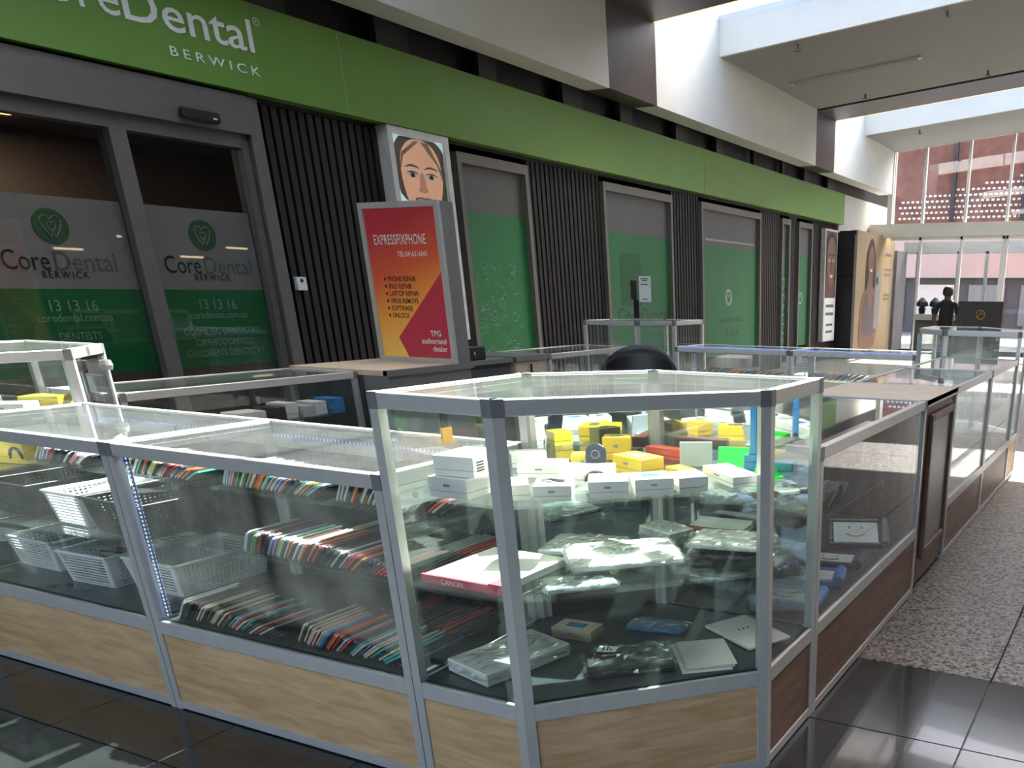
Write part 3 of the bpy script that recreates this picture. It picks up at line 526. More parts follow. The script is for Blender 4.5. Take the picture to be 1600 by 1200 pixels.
cb2 = worldthing('cabinet', 'low beige backed cabinet between the counter and the chair case', 'cabinet', (-4.86, 5.77, 0)); B().box(-5.16, -4.58, 5.58, 5.985, 0, .93).build('body', 'beige_top', cb2); B().box(-5.17, -4.56, 5.57, 5.985, .93, .965).build('top', 'alu_grey', cb2); B().box(-4.58, -4.57, 5.76, 5.775, .1, .9).build('door_gap', 'black_print', cb2)
# ------------------------------------------------------------------ phone cases standing in leaning rows
PAL = {'black': '17181a', 'smoky': '4a4744', 'red': 'c8323a', 'orange': 'e07a3c', 'teal': '3fb3ae', 'mint': '6cd0a4', 'white': 'e8e8e4', 'pink': 'dea6a0', 'lilac': '9a94d0', 'blue': '3f5fa8', 'yellow': 'd8cf6a', 'cream': 'd8c8a0', 'clear': 'b4bdbd', 'navy': '222a3c', 'brown': '6b4a38', 'green': '3f8a4e'}
for k, v in PAL.items(): mat('case_'+k, v, .3, var=.1, coat=.3)
def phone_case_mesh(L, W, T, kind):
    b = B(); r = .011
    def out(d):
        pts = []
        for cx, cy, a0 in ((L-r, W-r, 0), (r, W-r, 90), (r, r, 180), (L-r, r, 270)):
            for k in range(3):
                a = math.radians(a0+45*k); pts.append((cx+(r-d)*math.cos(a), cy+(r-d)*math.sin(a)))
        return pts
    o = out(0); i = out(.002); n = len(o); h = T/2
    vs = [(h, *p) for p in o]+[(-h, *p) for p in o]+[(-h, *p) for p in i]+[(h-.002, *p) for p in i]
    fs = [tuple(range(n))]+[(k, (k+1) % n, n+(k+1) % n, n+k) for k in range(n)]+[(n+k, n+(k+1) % n, 2*n+(k+1) % n, 2*n+k) for k in range(n)]
    b.add(vs, fs); b.add(vs, [(2*n+k, 2*n+(k+1) % n, 3*n+(k+1) % n, 3*n+k) for k in range(n)]+[tuple(range(3*n, 4*n))], 1)
    if kind == 1:
        for u in range(2):
            for q in range(3): b.box(-h-.0008, -h+.002, .006+.014*u, .016+.014*u, .012+.018*q, .024+.018*q, 1)
    if kind == 2: b.box(h-.001, h+.0012, .008, .034, W-.036, W-.01, 1)
    return b.mesh('phone_case', ['case_black', 'case_smoky'])
PCM = [phone_case_mesh(.212, .084, .0068, 0), phone_case_mesh(.218, .088, .0070, 1), phone_case_mesh(.203, .080, .0070, 2)]
PCS = [phone_case_mesh(.190, .080, .0068, 0), phone_case_mesh(.194, .084, .0070, 1), phone_case_mesh(.185, .078, .0070, 2)]
def row(phrase, x0, x1, y, z, t0, t1, cols, seed, pitch=None, turn=0, meshes=None):
    rr = random.Random(seed); ph = rr.uniform(0, 6); x_ = x0; cur = rr.choice(cols); i = 0
    while x_ < x1:
        f = (x_-x0)/(x1-x0); th = math.radians(t0+(t1-t0)*f); T = .0092
        cur = cols[min(len(cols)-1, int(f*len(cols)))] if rr.random() < .62 else rr.choice(cols)
        o = link('phone_case', rr.choice(meshes or PCM), None, (x_, y+rr.uniform(-.004, .012), z+.0036*math.sin(th)+.0006), (0, th, .02*math.sin(ph+4*f)+turn))
        o.material_slots[0].link = 'OBJECT'; o.material_slots[0].material = M['case_'+cur]
        tag(o, '%s plastic phone case leaning in the %s' % (cur, phrase), 'phone case', '%s phone cases in the %s' % (cur, phrase))
        x_ += (pitch or (1.05 if rr.random() < .97 else 1.7))*T/math.cos(th); i += 1
bright = ['orange', 'red', 'white', 'teal', 'pink', 'mint', 'cream', 'clear', 'lilac', 'black']; darks = ['black', 'smoky', 'navy', 'black', 'brown', 'black', 'clear']; mixed = bright+darks
row('deck row beside the white basket', -3.03, -2.55, 1.72, .3525, 34, 68, ['white', 'black', 'navy', 'cream', 'black', 'red', 'teal', 'brown', 'clear', 'red', 'black', 'smoky', 'cream', 'brown', 'black', 'black'], 1)
row('deck row against the chamfered case', -2.45, -1.99, 1.735, .3525, 34, 66, ['cream', 'lilac', 'pink', 'blue', 'orange', 'red', 'clear', 'black', 'teal', 'smoky', 'cream', 'black', 'brown', 'teal', 'black', 'pink'], 2)
row('deck row behind the other deck rows', -2.40, -1.99, 1.985, .3525, 45, 68, ['black', 'red', 'smoky', 'brown', 'red', 'black'], 11)
row('middle shelf row along the glass edge', -2.76, -2.02, 1.834, .6005, 24, 66, ['clear', 'green', 'black', 'lilac', 'black', 'orange', 'white', 'orange', 'red', 'black', 'navy', 'clear', 'red', 'black', 'black', 'smoky', 'red', 'black', 'mint', 'black'], 3)
row('middle shelf row against the back doors', -2.62, -2.0, 2.072, .6005, 48, 66, ['black', 'smoky', 'yellow', 'navy', 'black', 'clear', 'red'], 4, meshes=PCS)
row('upper shelf row beside the black basket', -3.03, -2.56, 1.985, .7805, 30, 62, ['clear', 'pink', 'green', 'cream', 'orange', 'teal', 'clear', 'lilac', 'navy', 'clear', 'orange', 'black'], 5)
row('upper shelf row against the chamfered case', -2.44, -1.98, 1.985, .7805, 28, 60, ['clear', 'orange', 'blue', 'cream', 'black', 'navy', 'red', 'clear', 'black', 'pink', 'navy'], 6)
row('upper shelf row by the tall clipped-pane case', -4.16, -3.86, 1.98, .7805, 40, 62, ['white', 'red', 'navy', 'black', 'pink', 'clear'], 7)
row('upper shelf row over the black baskets', -3.56, -3.2, 1.98, .7805, 38, 64, ['white', 'mint', 'yellow', 'brown', 'red', 'navy', 'orange', 'black'], 8)
row('shelf row under the payment stand corner', -4.0, -3.2, 7.62, .702, 50, 62, ['black', 'navy', 'orange', 'blue', 'clear', 'smoky', 'black'], 9, 4.2)
row('shelf row beside the white framed tall case', -2.9, -2.0, 7.62, .702, 50, 62, ['lilac', 'pink', 'blue', 'black', 'white', 'navy', 'lilac'], 10, 3.8)
# ------------------------------------------------------------------ baskets
mat('basket_white', 'eef0f0', .4, var=.03); mat('basket_black', '17181a', .4)
def basket(label, group, loc, rot, mm, wx=.27, dy=.35, h=.13, seed=0):
    t = thing('basket', label, 'basket', loc, (0, 0, rot), group)
    fl_ = .02; X0, X1, Y0, Y1 = -wx/2, wx/2, 0, dy
    def side(P0, P1, n, nv, nh, name):   # P0,P1 bottom corners, n outward normal
        b = B(); P0 = Vector(P0); P1 = Vector(P1); n = Vector(n); e = (P1-P0).normalized(); Ln = (P1-P0).length
        def pt(u, v, o): return P0+e*(u*(Ln+2*fl_*v)-fl_*v)+n*(fl_*v+o)+Vector((0, 0, h*v))
        def strip(u0, u1, v0, v1): b.hexa([pt(u0, v0, 0), pt(u1, v0, 0), pt(u1, v0, .003), pt(u0, v0, .003), pt(u0, v1, 0), pt(u1, v1, 0), pt(u1, v1, .003), pt(u0, v1, .003)])
        strip(0, .08, 0, 1); strip(.92, 1, 0, 1); strip(.08, .92, 0, .06); strip(.08, .92, .9, 1)
        for k in range(nh): v = .06+.84*(k+.5)/nh; strip(.08, .92, v-.2/nh, v+.2/nh)
        for k in range(nv): u = .08+.84*(k+.5)/nv; strip(u-.2/nv, u+.2/nv, .06, .9)
        b.build(name, mm, t)
    side((X0, Y0, 0), (X1, Y0, 0), (0, -1, 0), 0 if mm == 'basket_white' else 12, 9, 'wall'); side((X1, Y1, 0), (X0, Y1, 0), (0, 1, 0), 0 if mm == 'basket_white' else 12, 9, 'wall')
    side((X1, Y0, 0), (X1, Y1, 0), (1, 0, 0), 18, 9, 'wall'); side((X0, Y1, 0), (X0, Y0, 0), (-1, 0, 0), 18, 9, 'wall')
    B().box(X0, X1, Y0, Y1, 0, .003).build('bottom', mm, t)
    a = fl_+.002; q = [(X0-a, Y0-a), (X1+a, Y0-a), (X1+a, Y1+a), (X0-a, Y1+a)]
    b = B()
    for k in range(4):
        p, r_ = q[k], q[(k+1) % 4]; b.bar(p, r_, h-.008, h+.002, -.006, .012, a=-.006, b=-.006)
    b.build('rim', mm, t, bevel=.002)
    return t
basket('white slotted plastic basket nearly empty on the deck beside the tall clipped-pane case', 'white baskets on the deck', (-4.13, 1.87, .353), 0, 'basket_white')
basket('white slotted plastic basket with a red packet on the deck', 'white baskets on the deck', (-3.70, 1.83, .353), .05, 'basket_white', wx=.25)
basket('white slotted plastic basket full of dark packets on the deck', 'white baskets on the deck', (-3.37, 1.88, .353), 0, 'basket_white')
basket('black plastic basket on the middle shelf beside the tall clipped-pane case', 'baskets on the middle shelf', (-4.06, 1.82, .602), 0, 'basket_black', wx=.24, dy=.34)
basket('white slotted plastic basket on the middle shelf between two black baskets', 'baskets on the middle shelf', (-3.68, 1.815, .602), 0, 'basket_white', wx=.18, dy=.36)
basket('black plastic basket with a card on top beside the phone case rows', 'baskets on the middle shelf', (-3.36, 1.80, .602), -.04, 'basket_black', wx=.30, dy=.38)
mat('pack_red', 'b3304c', .4); mat('pack_dark', '2a2628', .35, var=.3, scale=40); mat('pack_black', '121214', .12, var=.3, scale=30, bump=.4, coat=.6); mat('pack_crimson', '7d2630', .35); mat('pack_green', '3d7d4c', .4); mat('pack_grey', '8a8c8c', .4)
def packet(label, group, loc, size, rot, mm, name='packet', band=None):
    t = thing(name, label, 'packet', loc, rot, group); a, b_, c = size
    B().box(-a/2, a/2, -b_/2, b_/2, 0, c).build('sleeve', mm, t, bevel=min(a, b_, c)*.2); B().box(-a*.42, a*.42, b_*.3, b_*.44, c, c+.001).build('header_print', band or 'pack_grey', t); return t
for k in range(4): packet('red flat packet standing in the white deck basket' if k == 1 else 'green flat packet standing in the white deck basket' if k == 2 else 'dark flat packet standing in the red packet basket', None if k in (1, 2) else 'dark packets in the red packet basket', (-3.735+.022*k, 1.93+.055*k, .408), (.11, .10, .012), (math.radians(75), 0, .12), ('pack_dark', 'pack_red', 'pack_green', 'pack_dark')[k])
for k in range(6): packet('dark glossy packet lying in the full white deck basket', 'dark packets in the full white basket', (-3.435 if k < 3 else -3.305, 1.99 if k < 3 else 2.09, .357+.0215*(k % 3)), (.10, .15, .018), (0, 0, .1*(k % 3)-.1), 'pack_dark', band='pack_red' if k == 5 else 'pack_grey')
for k in range(3): packet('small grey boxed item lying in the nearly empty deck basket', 'grey items in the nearly empty basket', (-4.21+.082*k, 2.0+.02*k, .3575), (.06, .13, .025), (0, 0, .1*k-.1), 'pack_grey', band='pack_dark')
packet('black carded case lying across the black shelf basket', None, (-3.32, 1.93, .74), (.09, .17, .012), (0, .0, -.6), 'pack_dark')
packet('pale green phone box lying in the white shelf basket', None, (-3.68, 2.0, .70), (.09, .18, .03), (.12, 0, .1), 'basket_white')
for k in range(4): packet('dark packet piled in the black basket by the tall clipped-pane case', 'dark packets in the black basket', (-4.1+.03*k, 1.9+.06*k, .61+.025*k), (.12, .15, .024), (0, 0, .5*k), 'pack_dark')
for k in range(4): packet('dark packet piled in the carded black basket', 'dark packets in the carded black basket', (-3.4+.03*k, 1.88+.07*k, .61+.026*k), (.15, .15, .025), (0, 0, .7*k), 'pack_dark', band='pack_red')
# ------------------------------------------------------------------ boxed goods in the tall corner case
mat('carton_white', 'ece9e0', .35, var=.02); mat('carton_yellow', 'ecc628', .35, var=.03); mat('carton_orange', 'e2512e', .35); mat('carton_grey', 'b9c1c0', .35); mat('carton_teal', '6fc0b0', .35); mat('carton_blue', '2f7fb8', .4)
mat('neon_green', '22f04a', .25, var=.03, emit=.15); mat('stand_blue', '2382c4', .35); mat('carton_red', 'd45a68', .4); mat('silver_bag', 'c9cfcb', .25, .3, var=.15, scale=12, bump=.3)
def carton(label, corner_, ang, w_, d_, h_, z, mm, pic=None, side=None, group=None, name='carton'):
    t = thing(name, label, 'box', (corner_[0], corner_[1], z), (0, 0, math.radians(ang)), group)
    B().box(0, w_, 0, d_, 0, h_*.3).build('tray', mm, t); B().box(-.001, w_+.001, -.001, d_+.001, h_*.3+.001, h_).build('lid', mm, t, bevel=.0015)
    if pic == 'watch':
        b = B(); b.tube([(w_*(.2+.06*k), d_*.5+.01*math.sin(k*.5), h_+.002) for k in range(11)], .006, 5); b.box(w_*.3, w_*.46, d_*.38, d_*.62, h_, h_+.003); b.build('picture_print', 'grey_print', t)
    elif pic == 'pens': 
        for k in range(3): B().box(w_*(.3+.15*k), w_*(.34+.15*k), d_*.25, d_*.75, h_, h_+.001).build('picture_print', 'grey_print', t)
    elif pic: B().box(w_*.25, w_*.72, d_*.3, d_*.7, h_, h_+.001).build('picture_print', pic, t)
    if side == 'code':
        for k in range(4): B().box(w_+.001, w_+.002, d_*.1, d_*.32, h_*(.25+.14*k), h_*(.32+.14*k)).build('side_print', 'black_print', t)
        B().box(w_+.001, w_+.002, d_*.45, d_*.75, h_*.45, h_*.62).build('side_print', 'black_print', t)
    elif side == 'band':
        q = ell(w_*.72, 0, w_*.2, h_*.5, 10, 0, math.pi); B().tube([(a, -.002, h_*.25+c) for a, c in q], .007, 5).build('band_print', 'black_print', t)
    else: B().box(w_*.4, w_*.56, -.0022, -.001, h_*.55, h_*.68).build('front_print', 'pack_grey', t)
    return t
zs = .926
carton('white earbud box with barcode side at the bottom of the two-box stack', (-1.742, 1.715), 3, .125, .15, .056, zs, 'carton_white')
carton('white boxed gadget with barcode end on top of the two-box stack', (-1.725, 1.725), 6, .125, .145, .055, zs+.058, 'carton_white', 'carton_teal', 'code')
carton('white barcode-sided box behind the chamfer post', (-1.543, 1.735), 40, .095, .108, .043, zs, 'carton_white', 'pack_grey', 'code')
carton('white watch box with wristband picture at the chamfered glass', (-1.448, 1.785), 31, .10, .115, .042, zs, 'carton_white', 'watch')
carton('white box with crossed pens picture at the chamfered glass', (-1.34, 1.884), 33, .108, .11, .045, zs, 'carton_white', 'pens')
carton('white box with blue stripe picture at the chamfered glass', (-1.240, 1.963), 42, .108, .10, .045, zs, 'carton_white', 'carton_blue')
carton('flat white box with earphone picture behind the watch box', (-1.69, 2.02), 24, .135, .10, .04, zs, 'carton_white', 'pens')
carton('striped end white box near the kiosk side glass', (-1.80, 2.13), 44, .11, .075, .045, zs, 'carton_white', None, 'code')
carton('white bracelet box with black band behind the crossed pens box', (-1.51, 1.985), 24, .15, .085, .05, zs, 'carton_white', None, 'band')
carton('yellow box with dark picture beside the black dome', (-1.49, 2.235), -20, .14, .09, .052, zs, 'carton_yellow', 'smoky' if 0 else 'grey_print', None)
carton('yellow box under a clear lid behind the black dome', (-1.62, 2.375), 26, .09, .07, .075, zs, 'carton_yellow', 'pack_grey')
carton('small yellow box half hidden by the black dome', (-1.60, 2.17), 30, .07, .07, .05, zs, 'carton_yellow')
carton('thin orange red box along the mirrored doors', (-1.53, 2.50), -12, .19, .05, .035, zs, 'carton_orange')
carton('pale box with picture between the orange box and grey panel', (-1.215, 2.105), -42, .095, .085, .044, zs, 'carton_white', 'grey_print')
carton('wide flat white box with leaf picture by the blue stand', (-1.20, 2.29), -37, .20, .085, .032, zs, 'carton_white', 'pale_green_print')
carton('yellow band box behind the wide flat white box', (-1.30, 2.235), -25, .09, .05, .03, zs, 'carton_yellow', None, 'band')
dm = thing('power_bank', 'black dome-topped power bank leaning on the bracelet box', 'power bank', (-1.465, 2.105, zs+.028), (math.radians(-16), 0, math.radians(20)))
b = B(); q = [(-.03, 0), (.03, 0), (.032, .05)]+[(.032*math.cos(a), .05+.028*math.sin(a)) for a in (math.pi*k/8 for k in range(1, 8))]+[(-.032, .05)]
b.add([(a, -.008, c) for a, c in q]+[(a, .008, c) for a, c in q], [tuple(range(len(q))), tuple(range(2*len(q)-1, len(q)-1, -1))]+[(k, (k+1) % len(q), (k+1) % len(q)+len(q), k+len(q)) for k in range(len(q))]); b.build('shell', 'case_navy', dm, bevel=.003)
q = ell(0, .045, .012, .012, 14); B().tube([(a, -.009, c) for a, c in q+[q[0]]], .0015, 4).build('emblem', 'pack_grey', dm)
gp = thing('folio_cover', 'pale grey folio cover propped upright beside the green one', 'cover', (-1.32, 2.36, zs+.006), (math.radians(-14), 0, math.radians(27))); B().box(0, .105, 0, .006, 0, .078).build('panel', 'carton_grey', gp, bevel=.002); B().box(.02, .09, .006, .024, 0, .004).build('foot', 'carton_grey', gp)
gn = thing('folio_cover', 'neon green cover propped upright beside the grey folio', 'cover', (-1.205, 2.40, zs+.004), (math.radians(-14), 0, math.radians(15))); B().box(0, .10, 0, .006, 0, .068).build('panel', 'neon_green', gn, bevel=.002); B().box(.005, .095, -.003, 0, .055, .06).build('ridge', 'neon_green', gn)
bs = thing('phone_stand', 'tall blue plastic phone stand with long foot in the corner case', 'stand', (-1.095, 2.44, zs), (0, 0, math.radians(18))); B().box(-.013, .013, -.008, .008, .0, .215).build('upright', 'stand_blue', bs, bevel=.006); B().box(-.03, .125, -.02, .02, 0, .03).build('foot', 'stand_blue', bs, bevel=.004); B().box(-.03, .03, -.02, -.01, .03, .05).build('lip', 'stand_blue', bs)
ng = thing('corner_guard', 'neon green clear corner guard beside the blue stand', 'guard', (-1.015, 2.335, zs), (0, 0, math.radians(55))); B().add([(-.03, -.02, 0), (.05, -.02, 0), (.05, .02, 0), (-.03, .02, 0), (-.012, -.008, .07), (.008, -.008, .07), (.008, .008, .07), (-.012, .008, .07)], [(0, 1, 2, 3), (4, 5, 6, 7), (0, 1, 5, 4), (1, 2, 6, 5), (2, 3, 7, 6), (3, 0, 4, 7)]).build('horn', 'neon_green', ng); B().box(-.035, .055, -.025, .025, 0, .004).build('base', 'neon_green', ng)
mat('tag_amber', 'e0a030', .4)
ht = worldthing('hang_tag', 'black and amber tag stuck inside the corner case glass', 'tag', (-1.86, 1.95, 1.1)); B().box(-1.872, -1.866, 1.92, 1.945, 1.075, 1.175).build('stem', 'black_print', ht); B().box(-1.872, -1.864, 1.915, 1.955, 1.03, 1.075).build('flag', 'tag_amber', ht)
# bagged flat goods
def crumple(name, parent, a, b_, h, seed, mm='bag_film', n=14):
    rr = random.Random(seed); V_ = []; fs = []
    def z_(i, j, s): e = min(i, n-i, j, n-j)/(n/2); return s*h*(min(1, e*2.5)**.5)*.5+h*.5+rr.uniform(-1, 1)*.006
    for s in (1, -1):
        for i in range(n+1):
            for j in range(n+1): V_.append((a*(i/n-.5)+rr.uniform(-.006, .006), b_*(j/n-.5)+rr.uniform(-.006, .006), max(.0005, z_(i, j, s))))
    w1 = (n+1)**2
    for s in (0, 1):
        for i in range(n):
            for j in range(n): k = s*w1+i*(n+1)+j; fs.append((k, k+n+1, k+n+2, k+1))
    bb = B(); bb.add(V_, fs); return bb.build(name, mm, parent)
def bagged(label, loc, rot, size, mm, seed, cat='tablet', name='bagged_tablet', mark=None):
    t = thing(name, label, cat, loc, (0, 0, math.radians(rot))); a, b_, c = size
    B().box(-a/2, a/2, -b_/2, b_/2, .002, c).build('slab', mm, t, bevel=.004); crumple('plastic_bag', t, a*1.07, b_*1.07, c+.006, seed)
    if mark:
        bb = B(); rr = random.Random(seed)
        for k in range(4): bb = B().tube([(-.03+.018*k, .0, c+.001), (-.025+.018*k+rr.uniform(-.005, .005), .02, c+.001), (-.02+.018*k, .005, c+.001)], .0012, 4); bb.build('pen_mark', 'black_print', t)
    return t
cn = thing('carton', 'large flat white box with a red printed edge on the lower glass shelf', 'box', (-1.68, 1.730, .6655), (0, 0, 0))
B().box(-.14, .14, 0, .30, 0, .025).build('lid', 'carton_white', cn, bevel=.002); B().box(-.145, .15, -.012, .0, 0, .026).build('red_edge', 'carton_red', cn, bevel=.001); B().box(.10, .15, -.012, .04, .026, .03).build('red_flap', 'carton_red', cn)
text('CANON', .022, 'lettering', 'white_print', cn, 'y', (-.03, -.0125, .005))
bagged('white bagged tablet with pen marks on the lower glass shelf', (-1.365, 2.075, .7005), 42, (.33, .24, .022), 'carton_white', 21, mark=True)
bagged('thin white bagged panel at the chamfered glass on the lower shelf', (-1.385, 1.875, .6655), 45, (.20, .10, .02), 'silver_bag', 22)
bagged('silver bagged screen at the side glass of the lower shelf', (-1.60, 2.205, .6655), 15, (.24, .20, .02), 'silver_bag', 23)
bagged('white bagged tablet lying askew on the pile by the aisle glass', (-1.135, 2.36, .7005), 12, (.25, .19, .018), 'carton_white', 24)
bagged('dark bagged tablet under the askew white one', (-1.145, 2.38, .6655), 20, (.25, .20, .02), 'pack_dark', 25)
bagged('small pale bagged battery leaning at the mirrored doors', (-1.405, 2.405, .6655), -20, (.16, .11, .05), 'silver_bag', 26)
bagged('white bagged laptop on the deck behind the chamfer post', (-1.70, 1.912, .3525), -14, (.20, .32, .045), 'carton_white', 27, 'laptop', 'bagged_laptop')
bagged('black bagged laptop with a price card on the deck', (-1.36, 2.07, .3525), 38, (.27, .20, .03), 'pack_dark', 28, 'laptop', 'bagged_laptop')
pc_ = thing('price_card', 'small white handwritten price card on the black bagged laptop', 'card', (-1.43, 2.055, .3945), (0, 0, math.radians(20))); B().box(-.03, .03, -.022, .022, 0, .0015).build('card', 'white_print', pc_)
for k in range(5): B().box(-.015+.012*(k % 3), -.009+.012*(k % 3), -.012+.014*(k//3), -.002+.014*(k//3), .0015, .0025).build('pen_stroke', 'black_print', pc_)
carton('cream box with a blue stripe on the deck', (-1.72, 2.15), 5, .15, .09, .035, .3525, 'beige_top', 'carton_blue')
bagged('pale blue bagged part on the deck behind the black laptop', (-1.43, 2.37, .3525), 10, (.2, .1, .015), 'carton_blue', 29)
ps = thing('paper_folder', 'stack of white folders with a pen mark on the deck', 'folder', (-1.178, 2.212, .3525), (0, 0, math.radians(38)))
for k in range(3): B().box(-.08+.01*k, .08+.01*k, -.12+.012*k, .12, .003*k, .003*k+.0025).build('sheet', 'carton_white' if k != 1 else 'carton_grey', ps)
ts = thing('white_tablet', 'white flat tablet with dots on the deck by the aisle glass', 'tablet', (-1.125, 2.455, .354), (0, 0, math.radians(-28))); B().box(-.13, .13, -.09, .09, 0, .012).build('body', 'carton_white', ts, bevel=.003)
for k in range(3): flat(ell(-.02, -.02+.02*k, .004, .004, 8), 'dot', 'black_print', ts, 'z', (0, 0, .012))
rf = thing('flat_case', 'dark red flat case lying behind the askew white tablet', 'case', (-1.27, 2.548, .6655), (0, 0, math.radians(4))); B().box(-.11, .11, -.05, .05, 0, .035).build('shell', 'pack_crimson', rf, bevel=.006); B().box(-.02, .02, -.054, -.05, .01, .025).build('clasp', 'alu', rf)
wp_ = thing('white_folder', 'white folded sheet lying on the dark red flat case', 'folder', (-1.27, 2.55, .7005), (0, 0, math.radians(4))); B().box(-.10, .10, -.045, .045, 0, .004).build('sheet', 'carton_white', wp_, bevel=.001); B().box(-.10, .10, .041, .045, .004, .014).build('fold', 'carton_grey', wp_)
# aisle-side low case: children's tablet covers and dark packets
mat('cover_blue', '1f74c0', .35); mat('cover_purple', '2d2348', .4); mat('cover_black', '1a1b1e', .4); mat('screen_pale', 'c3c6c2', .4, var=.04)
def tablet_cover(label, loc, rot, mm, tilt=0, rim=.022, eyes=True):
    t = thing('tablet_cover', label, 'tablet', loc, (tilt, 0, math.radians(rot))); a, b_ = .25, .18
    for q in ((-a/2, a/2, -b_/2, -b_/2+rim), (-a/2, a/2, b_/2-rim, b_/2), (-a/2, -a/2+rim, -b_/2+rim, b_/2-rim), (a/2-rim, a/2, -b_/2+rim, b_/2-rim)): B().box(*q, 0, .03).build('bumper', mm, t, bevel=.006)
    s_ = B().box(-a/2+rim, a/2-rim, -b_/2+rim, b_/2-rim, .004, .022).build('screen', 'screen_pale', t)
    B().tube([(a/2+.006, -b_*.46, .024), (a/2+.006, b_*.46, .024)], .022, 14).build('roll_handle', mm, t)
    B().tube([(-.045+.009*k, -.02-.018*math.sin(math.pi*k/10)+.01, .023) for k in range(11)], .003, 5).build('smile_print', 'tag_amber' if eyes else 'grey_print', s_)
    for e in (-.03, .03): flat(ell(e, .03, .005, .007, 8), 'eye_print', 'grey_print', s_, 'z', (0, 0, .022))
    return t
tablet_cover('bright blue tablet cover with roll handle beside the tall corner case', (-1.135, 2.83, .354), 8, 'cover_blue', eyes=False)
tablet_cover('bright blue tablet cover with roll handle beside the purple one', (-1.145, 3.10, .354), 14, 'cover_blue', eyes=False)
tablet_cover('dark purple tablet cover between the blue and black ones', (-1.145, 3.36, .354), 10, 'cover_purple', eyes=False)
tablet_cover('black tablet cover with orange smile standing near the brown cabinet', (-1.13, 3.68, .398), 22, 'cover_black', tilt=math.radians(28))
rr = random.Random(5)
for k in range(20):
    c_, j = k % 2, k//2; al = .34 if c_ else .30
    packet('black glossy packet heaped on the aisle-side glass shelf', 'black packets on the aisle-side shelf', (-1.27+.128*c_+rr.uniform(-.006, .006), 2.80+.02*c_+(.056 if c_ else .060)*j, .6415+.08*math.sin(al)), (.11, .16, .016), (al, 0, .05 if c_ else -.04), ('pack_dark', 'pack_black', 'pack_black')[k % 3], band='pack_dark')
for k in range(12): packet('black glossy packet lying on the aisle-side deck', 'black packets on the aisle-side deck', (-1.425+rr.uniform(-.008, .008), 2.80+.08*k, .3525+.08*math.sin(.25)), (.12, .16, .018), (.25, 0, .03), ('pack_dark', 'pack_black')[k % 2], band='pack_dark')
# boxed goods along the shop side, the clipped-pane case and far cases
cols_ = ['carton_white', 'carton_grey', 'carton_white', 'carton_blue', 'carton_white', 'carton_yellow', 'carton_white', 'pack_dark']
for k in range(12):
    cc = cols_[k % 8] if k > 5 else 'carton_white'; nm_ = {'carton_white': 'white', 'carton_grey': 'grey', 'carton_blue': 'dark blue', 'carton_yellow': 'yellow', 'pack_dark': 'black'}[cc]
    carton('%s small box in the shop-side case line' % nm_, (-4.86+.03*(k % 2), 2.74+.105*k), 2*(k % 3)-2, .16, .085, .045+.02*(k > 5)+.012*(k % 3), .722, cc, group='%s boxes in the shop-side case' % nm_)
for k, (q, an, mm, l_) in enumerate((((-4.81, 1.95), 10, 'carton_teal', 'teal lidded box in the tall clipped-pane case'), ((-4.62, 2.05), 35, 'carton_white', 'white box with dark picture in the tall clipped-pane case'), ((-4.80, 2.29), 30, 'carton_yellow', 'yellow box in the tall clipped-pane case'), ((-5.06, 2.14), 5, 'carton_grey', 'grey box in the tall clipped-pane case'))): carton(l_, q, an, .17, .12, .05, .926, mm, 'grey_print')
for k, (q, an, mm, l_) in enumerate((((-4.52, 1.80), 8, 'carton_white', 'white box with dark picture on the lower shelf by the basket case'), ((-4.50, 2.0), 12, 'carton_yellow', 'yellow box on the lower shelf by the basket case'))): carton(l_, q, an, .16, .12, .09, .742, mm, 'grey_print', 'band')
for k in range(7): carton('pale blue grey boxed phone on the white framed case shelf', (-1.46+.065*k, 7.30), 0, .055, .03, .14, .667, 'carton_grey' if k % 2 else 'carton_teal', group='phones in the white framed case')
for k in range(4): carton('white low box on the upper shelf of the white framed case', (-1.46+.12*k, 7.32), 8*k, .1, .08, .04, .902, 'carton_white', 'grey_print', group='white boxes in the white framed case')
# payment stand
glass('acrylic', (.95, .97, .96), dust=.02)
pst = worldthing('payment_stand', 'clear acrylic stand with white card and dark card reader', 'stand', (-4.53, 7.42, 1.19)); B().box(-4.65, -4.40, 7.42, 7.428, 1.20, 1.60).build('acrylic_sheet', 'acrylic', pst); B().box(-4.65, -4.40, 7.38, 7.48, 1.19, 1.2).build('acrylic_foot', 'acrylic', pst)
cd = B().box(-4.535, -4.41, 7.412, 7.418, 1.36, 1.585).build('card', 'white_print', pst)
for z_, a in ((1.56, .045), (1.545, .03), (1.51, .04), (1.38, .03)): B().box(-4.472-a, -4.472+a, 7.41, 7.412, z_, z_+.008).build('print_line', 'grey_print', cd, origin=pst['o'])
B().box(-4.62, -4.555, 7.39, 7.415, 1.38, 1.55).build('card_reader', 'brown_timber', pst, bevel=.006); B().box(-4.595, -4.54, 7.395, 7.415, 1.215, 1.38).build('phone', 'black_print', pst, bevel=.004)
